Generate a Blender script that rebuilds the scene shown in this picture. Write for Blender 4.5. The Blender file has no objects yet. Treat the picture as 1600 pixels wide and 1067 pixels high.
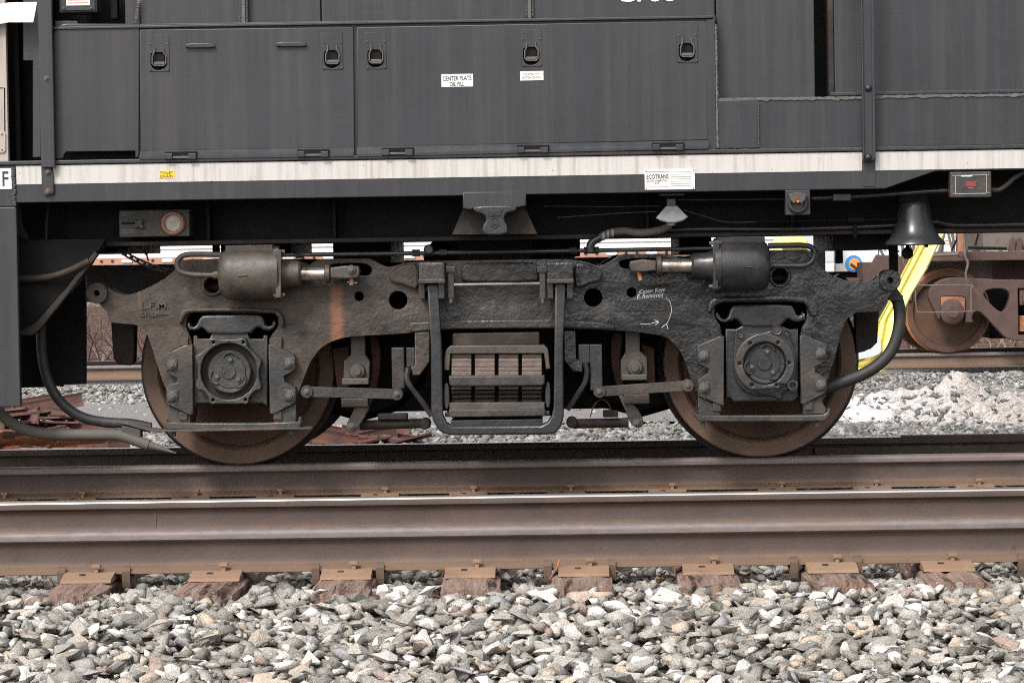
import bpy, bmesh, math, random
import numpy as np
from mathutils import Vector, Matrix, Euler, noise

random.seed(7); RNG = np.random.default_rng(7)
scene = bpy.context.scene
COL = scene.collection
PI = math.pi; rad = math.radians

# ------------------------------------------------------------------ camera
F = 4470.0; CX, CY = 800.0, 533.5
CAMP = Vector((0.0, -15.15, 1.05))
CROT = (Matrix.Rotation(rad(1.08), 3, 'Z') @ Matrix.Rotation(PI/2 - rad(1.595), 3, 'X')
        @ Matrix.Rotation(rad(-0.905), 3, 'Z'))
cd = bpy.data.cameras.new('camera'); cam = bpy.data.objects.new('camera', cd); COL.objects.link(cam)
cd.sensor_width = 36; cd.lens = F*36/1600; cd.clip_start = 0.5; cd.clip_end = 3000
cam.matrix_world = Matrix.Translation(CAMP) @ CROT.to_4x4()
scene.camera = cam

# ------------------------------------------------------------------ light: overcast day
SUN_EL, SUN_AZ = 46.0, 208.0          # azimuth: clockwise from +Y, the sun stands behind the camera, a little left
w = bpy.data.worlds.new('World'); scene.world = w; w.use_nodes = True
nt = w.node_tree; nt.nodes.clear()
o_ = nt.nodes.new('ShaderNodeOutputWorld'); b_ = nt.nodes.new('ShaderNodeBackground')
s_ = nt.nodes.new('ShaderNodeTexSky'); h_ = nt.nodes.new('ShaderNodeHueSaturation')
s_.sky_type = 'NISHITA'; s_.sun_disc = False
s_.sun_elevation = rad(SUN_EL); s_.sun_rotation = rad(SUN_AZ); s_.dust_density = 4.0; s_.air_density = 1.0
h_.inputs['Saturation'].default_value = 0.22; h_.inputs['Value'].default_value = 1.0
b_.inputs['Strength'].default_value = 0.15
nt.links.new(s_.outputs[0], h_.inputs['Color']); nt.links.new(h_.outputs[0], b_.inputs[0]); nt.links.new(b_.outputs[0], o_.inputs[0])
sl = bpy.data.lights.new('sun', 'SUN'); sun = bpy.data.objects.new('sun', sl); COL.objects.link(sun)
sl.energy = 1.5; sl.angle = rad(12); sl.color = (1.0, 0.965, 0.92)
az = rad(SUN_AZ); el = rad(SUN_EL)
sdir = Vector((math.sin(az)*math.cos(el), math.cos(az)*math.cos(el), math.sin(el)))
sun.rotation_euler = sdir.to_track_quat('Z', 'Y').to_euler(); sun.location = (0, -6, 12)
vs = scene.view_settings
vs.view_transform = 'Standard'; vs.look = 'None'; vs.gamma = 1.0; vs.use_curve_mapping = False; vs.exposure = 0.72
scene.cycles.max_bounces = 6; scene.cycles.use_denoising = False
scene.cycles.filter_width = 1.05

# ------------------------------------------------------------------ pixel -> place
def P(x, y, Y):
    d = CROT @ Vector(((x-CX)/F, -(y-CY)/F, -1)); return CAMP + d*((Y-CAMP.y)/d.y)
def PG(x, y, Z):
    d = CROT @ Vector(((x-CX)/F, -(y-CY)/F, -1)); return CAMP + d*((Z-CAMP.z)/d.z)
def S(Y): return F/(Y-CAMP.y)
def zat(x, y, Y): return P(x, y, Y).z

# ------------------------------------------------------------------ materials
MATS = {}
class NB:
    def __init__(s, name):
        s.m = bpy.data.materials.new(name); s.m.use_nodes = True; s.t = s.m.node_tree; s.t.nodes.clear()
        s.out = s.n('ShaderNodeOutputMaterial'); s.b = s.n('ShaderNodeBsdfPrincipled'); s.l(s.b.outputs[0], s.out.inputs[0])
        g = s.n('ShaderNodeNewGeometry'); s.pos = g.outputs['Position']; s.nor = g.outputs['Normal']
        MATS[name] = s.m
    def n(s, t): return s.t.nodes.new(t)
    def l(s, a, b): s.t.links.new(a, b)
    def scaled(s, v):
        m = s.n('ShaderNodeMapping'); m.inputs['Scale'].default_value = v; s.l(s.pos, m.inputs[0]); return m.outputs[0]
    def noise(s, scale, detail=4, rough=.6, vec=None, stretch=None):
        t = s.n('ShaderNodeTexNoise'); t.inputs['Scale'].default_value = scale
        t.inputs['Detail'].default_value = detail; t.inputs['Roughness'].default_value = rough
        s.l(s.scaled(stretch) if stretch else (vec or s.pos), t.inputs['Vector']); return t.outputs['Fac']
    def ramp(s, fac, a, b, ca=(0,0,0,1), cb=(1,1,1,1)):
        r = s.n('ShaderNodeValToRGB'); r.color_ramp.elements[0].position = a; r.color_ramp.elements[1].position = b
        r.color_ramp.elements[0].color = ca; r.color_ramp.elements[1].color = cb; s.l(fac, r.inputs[0]); return r.outputs[0]
    def mix(s, fac, a, b, kind='MIX'):
        m = s.n('ShaderNodeMix'); m.data_type = 'RGBA'; m.blend_type = kind
        for v, i in ((fac, 0), (a, 6), (b, 7)):
            if isinstance(v, (int, float)): m.inputs[i].default_value = v
            elif isinstance(v, tuple): m.inputs[i].default_value = (*v[:3], 1)
            else: s.l(v, m.inputs[i])
        return m.outputs[2]
    def math(s, op, a, b=0.0):
        m = s.n('ShaderNodeMath'); m.operation = op
        for v, i in ((a, 0), (b, 1)):
            if isinstance(v, (int, float)): m.inputs[i].default_value = v
            else: s.l(v, m.inputs[i])
        return m.outputs[0]
    def mr(s, v, a, b):
        m = s.n('ShaderNodeMapRange'); m.interpolation_type = 'SMOOTHSTEP'
        m.inputs[1].default_value = a; m.inputs[2].default_value = b; s.l(v, m.inputs[0]); return m.outputs[0]
    def bump(s, h, strength, dist=.01):
        b = s.n('ShaderNodeBump'); b.inputs['Strength'].default_value = strength; b.inputs['Distance'].default_value = dist
        s.l(h, b.inputs['Height']); s.l(b.outputs[0], s.b.inputs['Normal']); return b.outputs[0]
    def set(s, **k):
        for a, v in k.items():
            i = s.b.inputs[a.replace('_', ' ')]
            if isinstance(v, (int, float)): i.default_value = v
            elif isinstance(v, tuple): i.default_value = (*v[:3], 1)
            else: s.l(v, i)
    def sepx(s):
        x = s.n('ShaderNodeSeparateXYZ'); s.l(s.pos, x.inputs[0]); return x.outputs

def generic(name, c1, c2, scale=10, rough=.6, rv=.15, bump=.15, bscale=60, bdist=.003, dirt=None, dscale=3, damt=(.45,.7), stretch=None, metallic=0, spec=.5):
    b = NB(name)
    c = b.mix(b.ramp(b.noise(scale, 5), .3, .7), c1, c2)
    if dirt: c = b.mix(b.ramp(b.noise(dscale, 6, .65, stretch=stretch), damt[0], damt[1]), c, dirt)
    r = b.math('ADD', b.math('MULTIPLY', b.noise(scale*2.3, 3), rv*2), rough-rv)
    b.set(Base_Color=c, Roughness=r, Metallic=metallic, Specular_IOR_Level=spec)
    if bump: b.bump(b.noise(bscale, 4), bump, bdist)
    return b.m

def paint_body():
    b = NB('body_paint')
    base = b.mix(b.ramp(b.noise(2.2, 4), .35, .7), (.0175,.019,.0235), (.026,.028,.034))
    st = b.noise(1.0, 5, .7, stretch=(16, 16, .5)); st2 = b.noise(1.0, 4, .6, stretch=(70, 70, 1.1))
    c = b.mix(b.ramp(st, .46, .74), base, (.042,.036,.033))
    c = b.mix(b.math('MULTIPLY', b.ramp(st2, .5, .8), .4), c, (.052,.048,.047))
    c = b.mix(b.math('MULTIPLY', b.ramp(b.noise(1.0, 3, .5, stretch=(5, 5, 160)), .5, .85), .4), c, (.044,.045,.049))
    c = b.mix(b.ramp(b.noise(170, 2), .76, .80), c, (.16,.15,.15))
    oi = b.n('ShaderNodeObjectInfo')
    c = b.mix(b.math('MULTIPLY', oi.outputs['Random'], .45), c, b.mix(.5, c, (.02,.02,.023)))
    b.set(Base_Color=c, Roughness=b.math('ADD', b.math('MULTIPLY', st, .3), .26), Specular_IOR_Level=.5)
    b.bump(b.math('ADD', b.noise(1.6, 3), b.math('MULTIPLY', b.noise(140, 3), .04)), .35, .012)
paint_body()
def truck_paint():
    b = NB('truck_paint')
    x, y, z = b.sepx()
    g = b.math('ADD', b.math('MULTIPLY', x, -.46), b.math('MULTIPLY', b.noise(2.6, 5, .65), 1.5))
    dust = b.mr(g, .58, 1.38)               # brown road dust, thickest on the front half of the truck
    c = b.mix(b.ramp(b.noise(9, 5), .35, .7), (.012,.0125,.0135), (.031,.031,.031))
    c = b.mix(dust, c, b.mix(b.ramp(b.noise(11, 6, .7), .3, .7), (.024,.019,.0155), (.078,.056,.040)))
    rust = b.ramp(b.noise(1.0, 5, .7, stretch=(9, 9, 1.0)), .58, .74)
    c = b.mix(b.math('MULTIPLY', b.math('MULTIPLY', rust, .75), b.math('ADD', b.math('MULTIPLY', dust, .8), .2)), c, (.19,.085,.04))
    d = b.math('ABSOLUTE', b.math('SUBTRACT', b.math('ADD', x, b.math('MULTIPLY', b.noise(7, 3), .05)), P(533, 480, -.42).x))
    run = b.math('MULTIPLY', b.mr(d, .05, .012), b.mr(z, .98, .92))      # rust run below the clevis pin
    c = b.mix(b.math('MULTIPLY', run, .7), c, (.24,.10,.05))
    c = b.mix(b.math('MULTIPLY', b.ramp(b.noise(85, 3), .68, .74), .55), c, (.24,.22,.2))  # sparse pale speckle, glints painted into the colour
    b.set(Base_Color=c, Specular_IOR_Level=.5,
          Roughness=b.math('ADD', b.math('ADD', b.math('MULTIPLY', dust, .42), .10), b.math('MULTIPLY', b.noise(18, 3), .2)))
    h = b.math('ADD', b.math('MULTIPLY', b.noise(15, 3, .55), 1.0), b.math('MULTIPLY', b.noise(60, 3, .55), .16))
    b.bump(h, .55, .015)
truck_paint()
generic('black_iron', (.015,.016,.018), (.034,.034,.036), 12, .28, .12, .28, 38, .006, (.085,.062,.047), 5, (.55,.8))
generic('bell_black', (.022,.023,.026), (.036,.037,.040), 6, .26, .08, .1, 30, .003, (.07,.07,.072), 9, (.62,.8))
generic('grey_iron', (.021,.0215,.022), (.041,.040,.039), 14, .36, .12, .4, 50, .006, (.085,.062,.045), 6, (.48,.75))
generic('dusty_iron', (.036,.031,.028), (.085,.068,.054), 12, .52, .14, .4, 50, .005, (.14,.075,.045), 6, (.58,.75))
generic('wheel_rust', (.078,.041,.027), (.115,.062,.04), 7, .72, .08, .25, 70, .003, (.045,.028,.022), 3, (.45,.7), spec=.3)
generic('wheel_rim', (.115,.070,.049), (.155,.097,.068), 9, .62, .08, .2, 80, .002, (.075,.05,.04), 4, (.5,.75), spec=.35)
generic('wheel_dark', (.03,.026,.025), (.05,.042,.038), 9, .5, .1, .2, 60, .002)
generic('under_black', (.005,.005,.005), (.010,.009,.009), 8, .55, .1, .3, 40, .004, (.018,.014,.012), 4, (.55,.8), spec=.14)
generic('under_brown', (.018,.014,.012), (.038,.029,.024), 9, .7, .1, .3, 40, .004, (.09,.058,.04), 5, (.55,.75), spec=.3)
generic('chrome_rod', (.42,.38,.33), (.6,.55,.48), 30, .28, .08, .1, 90, .001, (.12,.08,.055), 12, (.5,.7), metallic=.85)
generic('spring_steel', (.085,.066,.056), (.16,.12,.1), 25, .5, .12, .3, 80, .003, (.15,.072,.042), 18, (.5,.7), stretch=(1,4,6))
generic('rubber', (.018,.018,.018), (.034,.033,.032), 10, .6, .1, .3, 70, .003, (.06,.055,.048), 5, (.5,.8))
generic('rubber_dusty', (.075,.067,.058), (.12,.105,.09), 10, .75, .08, .3, 70, .003, (.05,.045,.04), 5, (.5,.8))
generic('orange_rust', (.40,.15,.07), (.54,.23,.115), 12, .8, .08, .3, 60, .003, (.2,.085,.05), 6, (.45,.65), spec=.2)
generic('purple_rust', (.10,.055,.047), (.16,.088,.074), 12, .75, .08, .3, 60, .003, (.2,.085,.05), 5, (.55,.72), spec=.25)
generic('tie_plate', (.20,.128,.082), (.27,.176,.115), 18, .75, .08, .3, 90, .002, (.16,.09,.06), 9, (.5,.72), spec=.25)
generic('tie_plate_dark', (.12,.085,.065), (.2,.145,.11), 18, .75, .08, .3, 90, .002, (.07,.05,.04), 5, (.45,.7), spec=.25)
generic('anchor_brown', (.085,.055,.038), (.12,.08,.056), 18, .7, .08, .3, 90, .002, (.1,.06,.045), 9, (.5,.72), spec=.3)
generic('caulk', (.085,.08,.078), (.15,.142,.138), 40, .85, .05, .6, 60, .006, spec=.2)
generic('steel_grey', (.17,.17,.178), (.26,.26,.268), 20, .45, .1, .15, 90, .002)
generic('bolt_steel', (.06,.058,.056), (.11,.105,.10), 30, .42, .1, .2, 120, .001, (.13,.08,.05), 20, (.5,.75))
generic('sign_white', (.62,.61,.59), (.70,.69,.67), 8, .45, .08, .05, 60, .001, (.62,.56,.48), 10, (.58,.75))
generic('lettering_black', (.02,.02,.02), (.03,.03,.03), 10, .5, .05, 0)
generic('lettering_grey', (.22,.21,.2), (.32,.3,.28), 40, .5, .05, 0)
generic('lettering_red', (.55,.06,.06), (.6,.08,.08), 10, .5, .05, 0)
generic('lettering_cyan', (.04,.10,.13), (.10,.30,.38), 40, .5, .05, 0)
generic('lettering_white', (.75,.75,.77), (.8,.8,.82), 10, .5, .05, 0)
generic('chalk', (.5,.5,.5), (.62,.62,.6), 60, .9, .05, 0)
generic('sign_yellow', (.85,.50,.02), (.9,.56,.03), 10, .45, .05, 0)
generic('yellow_paint', (.84,.74,.22), (.88,.80,.30), 5, .4, .08, .1, 30, .003, (.8,.66,.12), 6, (.6,.8))
generic('pale_grey_paint', (.5,.52,.56), (.58,.6,.63), 5, .5, .05, .05)
generic('car_white', (.70,.70,.70), (.78,.78,.78), 2, .5, .08, .05, 20, .003, (.6,.55,.5), 4, (.6,.75))
generic('car_rust', (.34,.17,.12), (.46,.25,.17), 9, .8, .05, .2, 30, .004, (.55,.45,.4), 5, (.6,.7))
generic('hopper_brown', (.066,.041,.035), (.10,.062,.052), 6, .7, .08, .25, 30, .004, (.125,.072,.052), 7, (.55,.75), spec=.3)
generic('hopper_grey', (.12,.098,.09), (.165,.135,.12), 4, .75, .08, .15, 30, .003, (.08,.06,.052), 5, (.5,.75), spec=.3)
generic('hopper_orange', (.30,.13,.07), (.38,.18,.10), 9, .75, .08, .25, 30, .004, (.16,.08,.055), 5, (.5,.75), spec=.25)
generic('wheel_orange', (.30,.125,.05), (.4,.19,.08), 9, .6, .08, .2, 50, .003, (.16,.08,.05), 5, (.5,.75), spec=.35)
generic('bark', (.10,.085,.075), (.19,.165,.145), 20, .9, .05, .3, 40, .004, spec=.2)
generic('twig', (.20,.16,.13), (.34,.28,.24), 20, .9, .05, 0, spec=.2)
generic('dead_leaf', (.30,.17,.09), (.42,.27,.16), 30, .8, .05, .2, 80, .002, spec=.2)
generic('beige_panel', (.32,.275,.24), (.38,.33,.29), 6, .6, .08, .1, 40, .003, (.22,.18,.155), 4, (.5,.75), stretch=(8,8,.6))
generic('emblem_blue', (.03,.22,.55), (.04,.26,.6), 10, .5, .05, 0)
generic('emblem_orange', (.75,.28,.06), (.8,.32,.08), 10, .5, .05, 0)
generic('red_lens', (.20,.03,.035), (.25,.04,.045), 10, .25, .05, 0)
generic('orange_lens', (.9,.14,.03), (.95,.18,.04), 10, .2, .05, 0)
generic('sight_glass', (.42,.38,.32), (.6,.56,.5), 60, .2, .08, .3, 120, .002)
generic('copper_rust', (.32,.16,.11), (.42,.23,.17), 30, .6, .1, .3, 90, .002)

def stripe_mat():
    b = NB('white_stripe')
    st = b.noise(1.0, 5, .7, stretch=(26, 26, 1.2)); st2 = b.noise(1.0, 4, .7, stretch=(5, 5, 2.0))
    c = b.mix(b.ramp(st, .47, .78), (.50,.48,.455), (.31,.255,.21))
    c = b.mix(b.math('MULTIPLY', b.ramp(st2, .55, .8), .6), c, (.34,.26,.20))
    c = b.mix(b.ramp(b.noise(1.0, 3, .6, stretch=(110, 110, 45)), .69, .73), c, (.16,.11,.08))
    b.set(Base_Color=c, Roughness=.5, Specular_IOR_Level=.4); b.bump(b.noise(60, 3), .08, .002)
stripe_mat()
def rail_mats():
    for nm, c1, c2, c3 in (('rail_brown', (.064,.044,.037), (.092,.065,.055), (.040,.027,.022)),
                           ('rail_dark', (.066,.048,.04), (.1,.072,.06), (.04,.03,.026))):
        b = NB(nm)
        c = b.mix(b.ramp(b.noise(4, 6, .65), .3, .72), c1, c2)
        c = b.mix(b.math('MULTIPLY', b.ramp(b.noise(2.1, 6, .7), .55, .75), .6), c, c3)
        c = b.mix(b.math('MULTIPLY', b.ramp(b.noise(28, 4), .66, .72), .6), c, c3)
        z = b.sepx()[2]                                     # tan dust lies on the foot and lower web
        low = b.mr(b.math('ADD', z, b.math('MULTIPLY', b.noise(6, 4), .04)), -.088, -.138)
        c = b.mix(b.math('MULTIPLY', low, .75), c, (.185,.118,.076) if nm == 'rail_brown' else (.2,.14,.1))
        b.set(Base_Color=c, Roughness=.66, Specular_IOR_Level=.35)
        b.bump(b.math('ADD', b.noise(75, 4, .65), b.math('MULTIPLY', b.noise(14, 4), .8)), .35, .005)
    b = NB('rail_polished')
    c = b.mix(b.ramp(b.noise(1.0, 4, .6, stretch=(2, 60, 60)), .4, .75), (.62,.58,.54), (.36,.29,.24))
    b.set(Base_Color=c, Metallic=.9, Roughness=b.math('ADD', b.math('MULTIPLY', b.noise(9, 3, stretch=(.3, 20, 20)), .22), .16))
    b = NB('rail_head_rust')
    c = b.mix(b.ramp(b.noise(22, 5, .65, stretch=(.7, 2, 2)), .35, .7), (.118,.095,.090), (.172,.140,.134))
    c = b.mix(b.math('MULTIPLY', b.ramp(b.noise(3, 5, stretch=(.5, 4, 4)), .55, .72), .7), c, (.15,.092,.066))
    b.set(Base_Color=c, Roughness=.5, Specular_IOR_Level=.5); b.bump(b.noise(90, 4), .2, .003)
rail_mats()
def wood():
    b = NB('tie_wood')
    g = b.noise(1.0, 6, .7, stretch=(60, 3.2, 22)); g2 = b.noise(1.0, 4, .6, stretch=(18, 1.6, 9))
    c = b.mix(b.ramp(g, .3, .72), (.12,.078,.063), (.33,.235,.195))
    c = b.mix(b.ramp(g2, .36, .46), (.035,.023,.018), c)
    c = b.mix(b.math('MULTIPLY', b.ramp(b.noise(5, 4), .5, .75), .6), c, (.30,.16,.1))
    b.set(Base_Color=c, Roughness=.85, Specular_IOR_Level=.2); b.bump(b.math('ADD', g, b.math('MULTIPLY', b.ramp(g2, .36, .5), 1.2)), .9, .012)
wood()
def stone_mat(name, attr, palette, bs=150):
    b = NB(name)
    if attr:
        a = b.n('ShaderNodeAttribute'); a.attribute_name = 'rnd'; f = a.outputs['Fac']
    else:
        oi = b.n('ShaderNodeObjectInfo'); f = oi.outputs['Random']
    r = b.n('ShaderNodeValToRGB'); r.color_ramp.interpolation = 'CONSTANT'
    els = r.color_ramp.elements
    for k, (p, c) in enumerate(palette):
        e = els[k] if k < 2 else els.new(p)
        e.position = p; e.color = (*c, 1)
    b.l(f, r.inputs[0])
    v = b.noise(bs, 5, .7)
    c = b.mix(b.ramp(v, .32, .68), b.mix(.42, r.outputs[0], (.05,.048,.04)), b.mix(.16, r.outputs[0], (.9,.88,.84)))
    c = b.mix(b.math('MULTIPLY', b.ramp(b.noise(21, 4), .56, .72), .35), c, (.40,.29,.20))
    b.set(Base_Color=c, Roughness=.88, Specular_IOR_Level=.25); b.bump(b.math('ADD', v, b.math('MULTIPLY', b.noise(45, 3), 1.5)), .8, .009)
PAL = [(0, (0.331, 0.305, 0.266)), (0.2, (0.239, 0.223, 0.193)), (0.37, (0.41, 0.377, 0.332)), (0.5, (0.527, 0.49, 0.436)), (0.61, (0.711, 0.661, 0.6)), (0.71, (0.85, 0.821, 0.772)), (0.8, (0.581, 0.465, 0.356)), (0.865, (0.195, 0.18, 0.162)), (0.925, (0.276, 0.233, 0.198)), (0.955, (0.383, 0.382, 0.385)), (0.98, (0.376, 0.261, 0.21))]
stone_mat('stone', True, PAL); stone_mat('stone_single', False, PAL)
stone_mat('stone_darker', True, [(p, tuple(v*.62 for v in c)) for p, c in PAL])  # the stone palette scaled darker
PALB = [(0,(.22,.215,.205)), (.25,(.31,.30,.285)), (.45,(.40,.39,.375)), (.65,(.52,.51,.495)), (.80,(.12,.125,.13)), (.92,(.30,.23,.18))]
stone_mat('stone_far', True, PALB, 90)
def ground_mats():
    b = NB('ballast_soil')
    v = b.n('ShaderNodeTexVoronoi'); v.inputs['Scale'].default_value = 24; b.l(b.pos, v.inputs['Vector'])
    c = b.mix(b.ramp(v.outputs['Distance'], .1, .6), (.12,.108,.095), (.05,.042,.036))
    b.set(Base_Color=c, Roughness=.95, Specular_IOR_Level=.1); b.bump(v.outputs['Distance'], .8, .02)
    b = NB('ground_far')                                     # grey gravel near, leaf litter past the far track, thin snow beyond
    y = b.sepx()[1]
    n1 = b.noise(30, 5, .7); n2 = b.noise(4, 5, .7)
    gr = b.mix(b.ramp(n1, .35, .7), (.19,.18,.17), (.42,.41,.39))
    lf = b.mix(b.ramp(b.noise(3.2, 7, .8), .40, .62), (.028,.016,.013), (.19,.105,.08))
    r = b.n('ShaderNodeMapRange'); r.inputs[1].default_value = 92; r.inputs[2].default_value = 97; b.l(b.math('ADD', y, b.math('MULTIPLY', n2, 12)), r.inputs[0])
    c2 = b.mix(r.outputs[0], lf, b.mix(b.ramp(b.noise(.4, 5), .4, .6), (.75,.76,.78), (.36,.30,.2)))
    r0 = b.n('ShaderNodeMapRange'); r0.inputs[1].default_value = 19.8; r0.inputs[2].default_value = 20.6; b.l(b.math('ADD', y, n2), r0.inputs[0])
    c = b.mix(r.outputs[0], b.mix(r0.outputs[0], gr, lf), c2)
    b.set(Base_Color=c, Roughness=.95, Specular_IOR_Level=.1); b.bump(n1, .8, .03)
    b = NB('road_gravel')
    n1 = b.noise(60, 5, .7); n2 = b.noise(1.0, 5, .6, stretch=(.5, 3, 1))
    c = b.mix(b.ramp(n1, .35, .72), (.15,.14,.135), (.29,.275,.265))
    c = b.mix(b.ramp(n2, .45, .65), c, (.2,.19,.185))
    b.set(Base_Color=c, Roughness=.9, Specular_IOR_Level=.15); b.bump(n1, .6, .015)
    b = NB('snow')
    n1 = b.noise(7, 6, .7); n2 = b.noise(40, 5, .75)
    c = b.mix(b.ramp(b.math('ADD', b.math('MULTIPLY', n1, .7), b.math('MULTIPLY', n2, .4)), .50, .66), (.74,.74,.75), (.30,.25,.215))
    sx_ = b.sepx()[0]
    c = b.mix(b.math('MULTIPLY', b.mr(b.math('ADD', sx_, b.noise(2, 4)), P(1440, 640, 7).x, P(1510, 640, 7).x+.9), .75), c, b.mix(b.ramp(n2, .4, .62), (.52,.46,.41), (.2,.16,.135)))
    b.set(Base_Color=c, Roughness=.7, Specular_IOR_Level=.3); b.bump(b.math('ADD', n2, n1), .6, .03)
    b = NB('hill_grass')
    n1 = b.noise(.6, 6, .7)
    c = b.mix(b.ramp(n1, .35, .65), (.30,.25,.15), (.46,.40,.27)); b.set(Base_Color=c, Roughness=.95, Specular_IOR_Level=.1)
ground_mats()
M = MATS

# ------------------------------------------------------------------ builders
def link(o, parent=None):
    COL.objects.link(o)
    if parent is not None:
        o.parent = parent; o.matrix_parent_inverse = WM[parent.name].inverted()
    WM[o.name] = Matrix.Translation(o.location) if o.type == 'EMPTY' else Matrix.Identity(4)
    return o
WM = {}
def tag(o, label=None, cat=None, group=None, kind=None):
    if label: o['label'] = label
    if cat: o['category'] = cat
    if group: o['group'] = group
    if kind: o['kind'] = kind
    return o
def thing(name, loc, label, cat, group=None):
    o = bpy.data.objects.new(name, None); o.location = loc; o.empty_display_size = .2
    link(o); return tag(o, label, cat, group)
def finish(name, me, mat, parent=None, smooth=False, label=None):
    if not me.materials: me.materials.append(M[mat])
    if smooth:
        me.polygons.foreach_set('use_smooth', [True]*len(me.polygons))
        try: me.set_sharp_from_angle(angle=rad(38))
        except Exception: pass
    o = bpy.data.objects.new(name, me); link(o, parent)
    if label: o['label'] = label
    return o
def bm_done(name, bm, mat, parent=None, smooth=False, label=None, bev=0):
    if bev:
        es = [e for e in bm.edges if len(e.link_faces) == 2 and e.calc_face_angle(0) > .6]
        bmesh.ops.bevel(bm, geom=es, offset=bev, segments=2, affect='EDGES', profile=.6, clamp_overlap=True)
    bmesh.ops.recalc_face_normals(bm, faces=bm.faces)
    me = bpy.data.meshes.new(name); bm.to_mesh(me); bm.free()
    return finish(name, me, mat, parent, smooth, label)
def chaikin(pts, n=1):
    for _ in range(n):
        q = []
        for i in range(len(pts)):
            a, b = pts[i], pts[(i+1) % len(pts)]
            q += [(a[0]*.75+b[0]*.25, a[1]*.75+b[1]*.25), (a[0]*.25+b[0]*.75, a[1]*.25+b[1]*.75)]
        pts = q
    return pts
def circ(x, y, r, n=24): return [(x+r*math.cos(2*PI*k/n), y+r*math.sin(2*PI*k/n)) for k in range(n)]
ROTX = Matrix.Rotation(PI/2, 4, 'X')
def curve_mesh(loops, depth, bev):
    cu = bpy.data.curves.new('tmp', 'CURVE'); cu.dimensions = '2D'; cu.fill_mode = 'BOTH'
    b = min(bev, depth*.45); cu.extrude = depth/2-b; cu.bevel_depth = b; cu.bevel_resolution = 1; cu.offset = -b
    for L in loops:
        s = cu.splines.new('POLY'); s.points.add(len(L)-1)
        for p, q in zip(s.points, L): p.co = (q[0], q[1], 0, 1)
        s.use_cyclic_u = True
    t = bpy.data.objects.new('tmp', cu); me = bpy.data.meshes.new_from_object(t)
    bpy.data.objects.remove(t); bpy.data.curves.remove(cu); me.materials.clear(); return me
def prismw(name, loops, Y0, Y1, mat, parent=None, bev=.003, label=None, smooth=True):
    """world XZ loops (outline, holes...) extruded from Y0 (front) to Y1"""
    me = curve_mesh(loops, Y1-Y0, bev)
    me.transform(Matrix.Translation((0, (Y0+Y1)/2, 0)) @ ROTX)
    return finish(name, me, mat, parent, smooth, label)
def round_rim(o, off, seg=3):
    bm = bmesh.new(); bm.from_mesh(o.data); bmesh.ops.remove_doubles(bm, verts=bm.verts, dist=1e-5)
    bmesh.ops.dissolve_limit(bm, angle_limit=.01, verts=bm.verts, edges=bm.edges)
    es = [e for e in bm.edges if len(e.link_faces) == 2 and e.calc_face_angle(0) > 1.2]
    bmesh.ops.bevel(bm, geom=es, offset=off, segments=seg, affect='EDGES', profile=.55, clamp_overlap=True)
    bmesh.ops.triangulate(bm, faces=[f for f in bm.faces if len(f.verts) > 4]); bmesh.ops.recalc_face_normals(bm, faces=bm.faces)
    bm.to_mesh(o.data); bm.free(); o.data.polygons.foreach_set('use_smooth', [True]*len(o.data.polygons)); o.data.set_sharp_from_angle(angle=rad(50))
def prism(name, px, Y0, Y1, mat, parent=None, holes=(), bev=.003, sm=0, label=None):
    """pixel outline on the plane Y0"""
    L = [[(P(x, y, Y0).x, P(x, y, Y0).z) for x, y in (chaikin(px, sm) if sm else px)]]
    for h in holes:
        hp = circ(*h) if len(h) == 3 and not isinstance(h[0], tuple) else h
        L.append([(P(x, y, Y0).x, P(x, y, Y0).z) for x, y in hp])
    return prismw(name, L, Y0, Y1, mat, parent, bev, label)
def rrect(cx, cz, w, h, r, n=4):
    r = min(r, w/2-.0001, h/2-.0001); o = []
    for sx, sz, a in ((1,1,0), (-1,1,90), (-1,-1,180), (1,-1,270)):
        for k in range(n+1):
            t = rad(a+90*k/n); o.append((cx+sx*(w/2-r)+r*math.cos(t), cz+sz*(h/2-r)+r*math.sin(t)))
    return o
def bmbox(bm, c, s, rot=None):
    m = Matrix.Translation(c) @ (rot.to_4x4() if rot else Matrix.Identity(4)) @ Matrix.Diagonal((*s, 1))
    bmesh.ops.create_cube(bm, size=1, matrix=m)
def boxw(name, x0, x1, Y0, Y1, z0, z1, mat, parent=None, bev=.003, label=None):
    bm = bmesh.new(); bmbox(bm, ((x0+x1)/2, (Y0+Y1)/2, (z0+z1)/2), (x1-x0, Y1-Y0, z1-z0))
    return bm_done(name, bm, mat, parent, False, label, min(bev, .3*min(x1-x0, Y1-Y0, z1-z0)))
def box(name, x0, y0, x1, y1, Y0, Y1, mat, parent=None, bev=.003, label=None):
    """pixel rectangle on the plane Y0, level in the world"""
    c = P((x0+x1)/2, (y0+y1)/2, Y0); s = S(Y0); hw, hh = (x1-x0)/2/s, (y1-y0)/2/s
    return boxw(name, c.x-hw, c.x+hw, Y0, Y1, c.z-hh, c.z+hh, mat, parent, bev, label)
def lathe_bm(prof, n=32, closed=True):
    """prof: (radius, axial) about local Z"""
    bm = bmesh.new(); rings = []
    for r, a in prof:
        if r < 1e-6: rings.append([bm.verts.new((0, 0, a))])
        else: rings.append([bm.verts.new((r*math.cos(2*PI*k/n), r*math.sin(2*PI*k/n), a)) for k in range(n)])
    for A, B in zip(rings, rings[1:]):
        for k in range(n):
            k2 = (k+1) % n
            if len(A) == 1 and len(B) == 1: continue
            if len(A) == 1: bm.faces.new((A[0], B[k], B[k2]))
            elif len(B) == 1: bm.faces.new((A[k], A[k2], B[0]))
            else: bm.faces.new((A[k], A[k2], B[k2], B[k]))
    return bm
AX = {'Y': Matrix.Rotation(-PI/2, 4, 'X'), 'X': Matrix.Rotation(PI/2, 4, 'Y'), 'Z': Matrix.Identity(4)}
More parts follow.
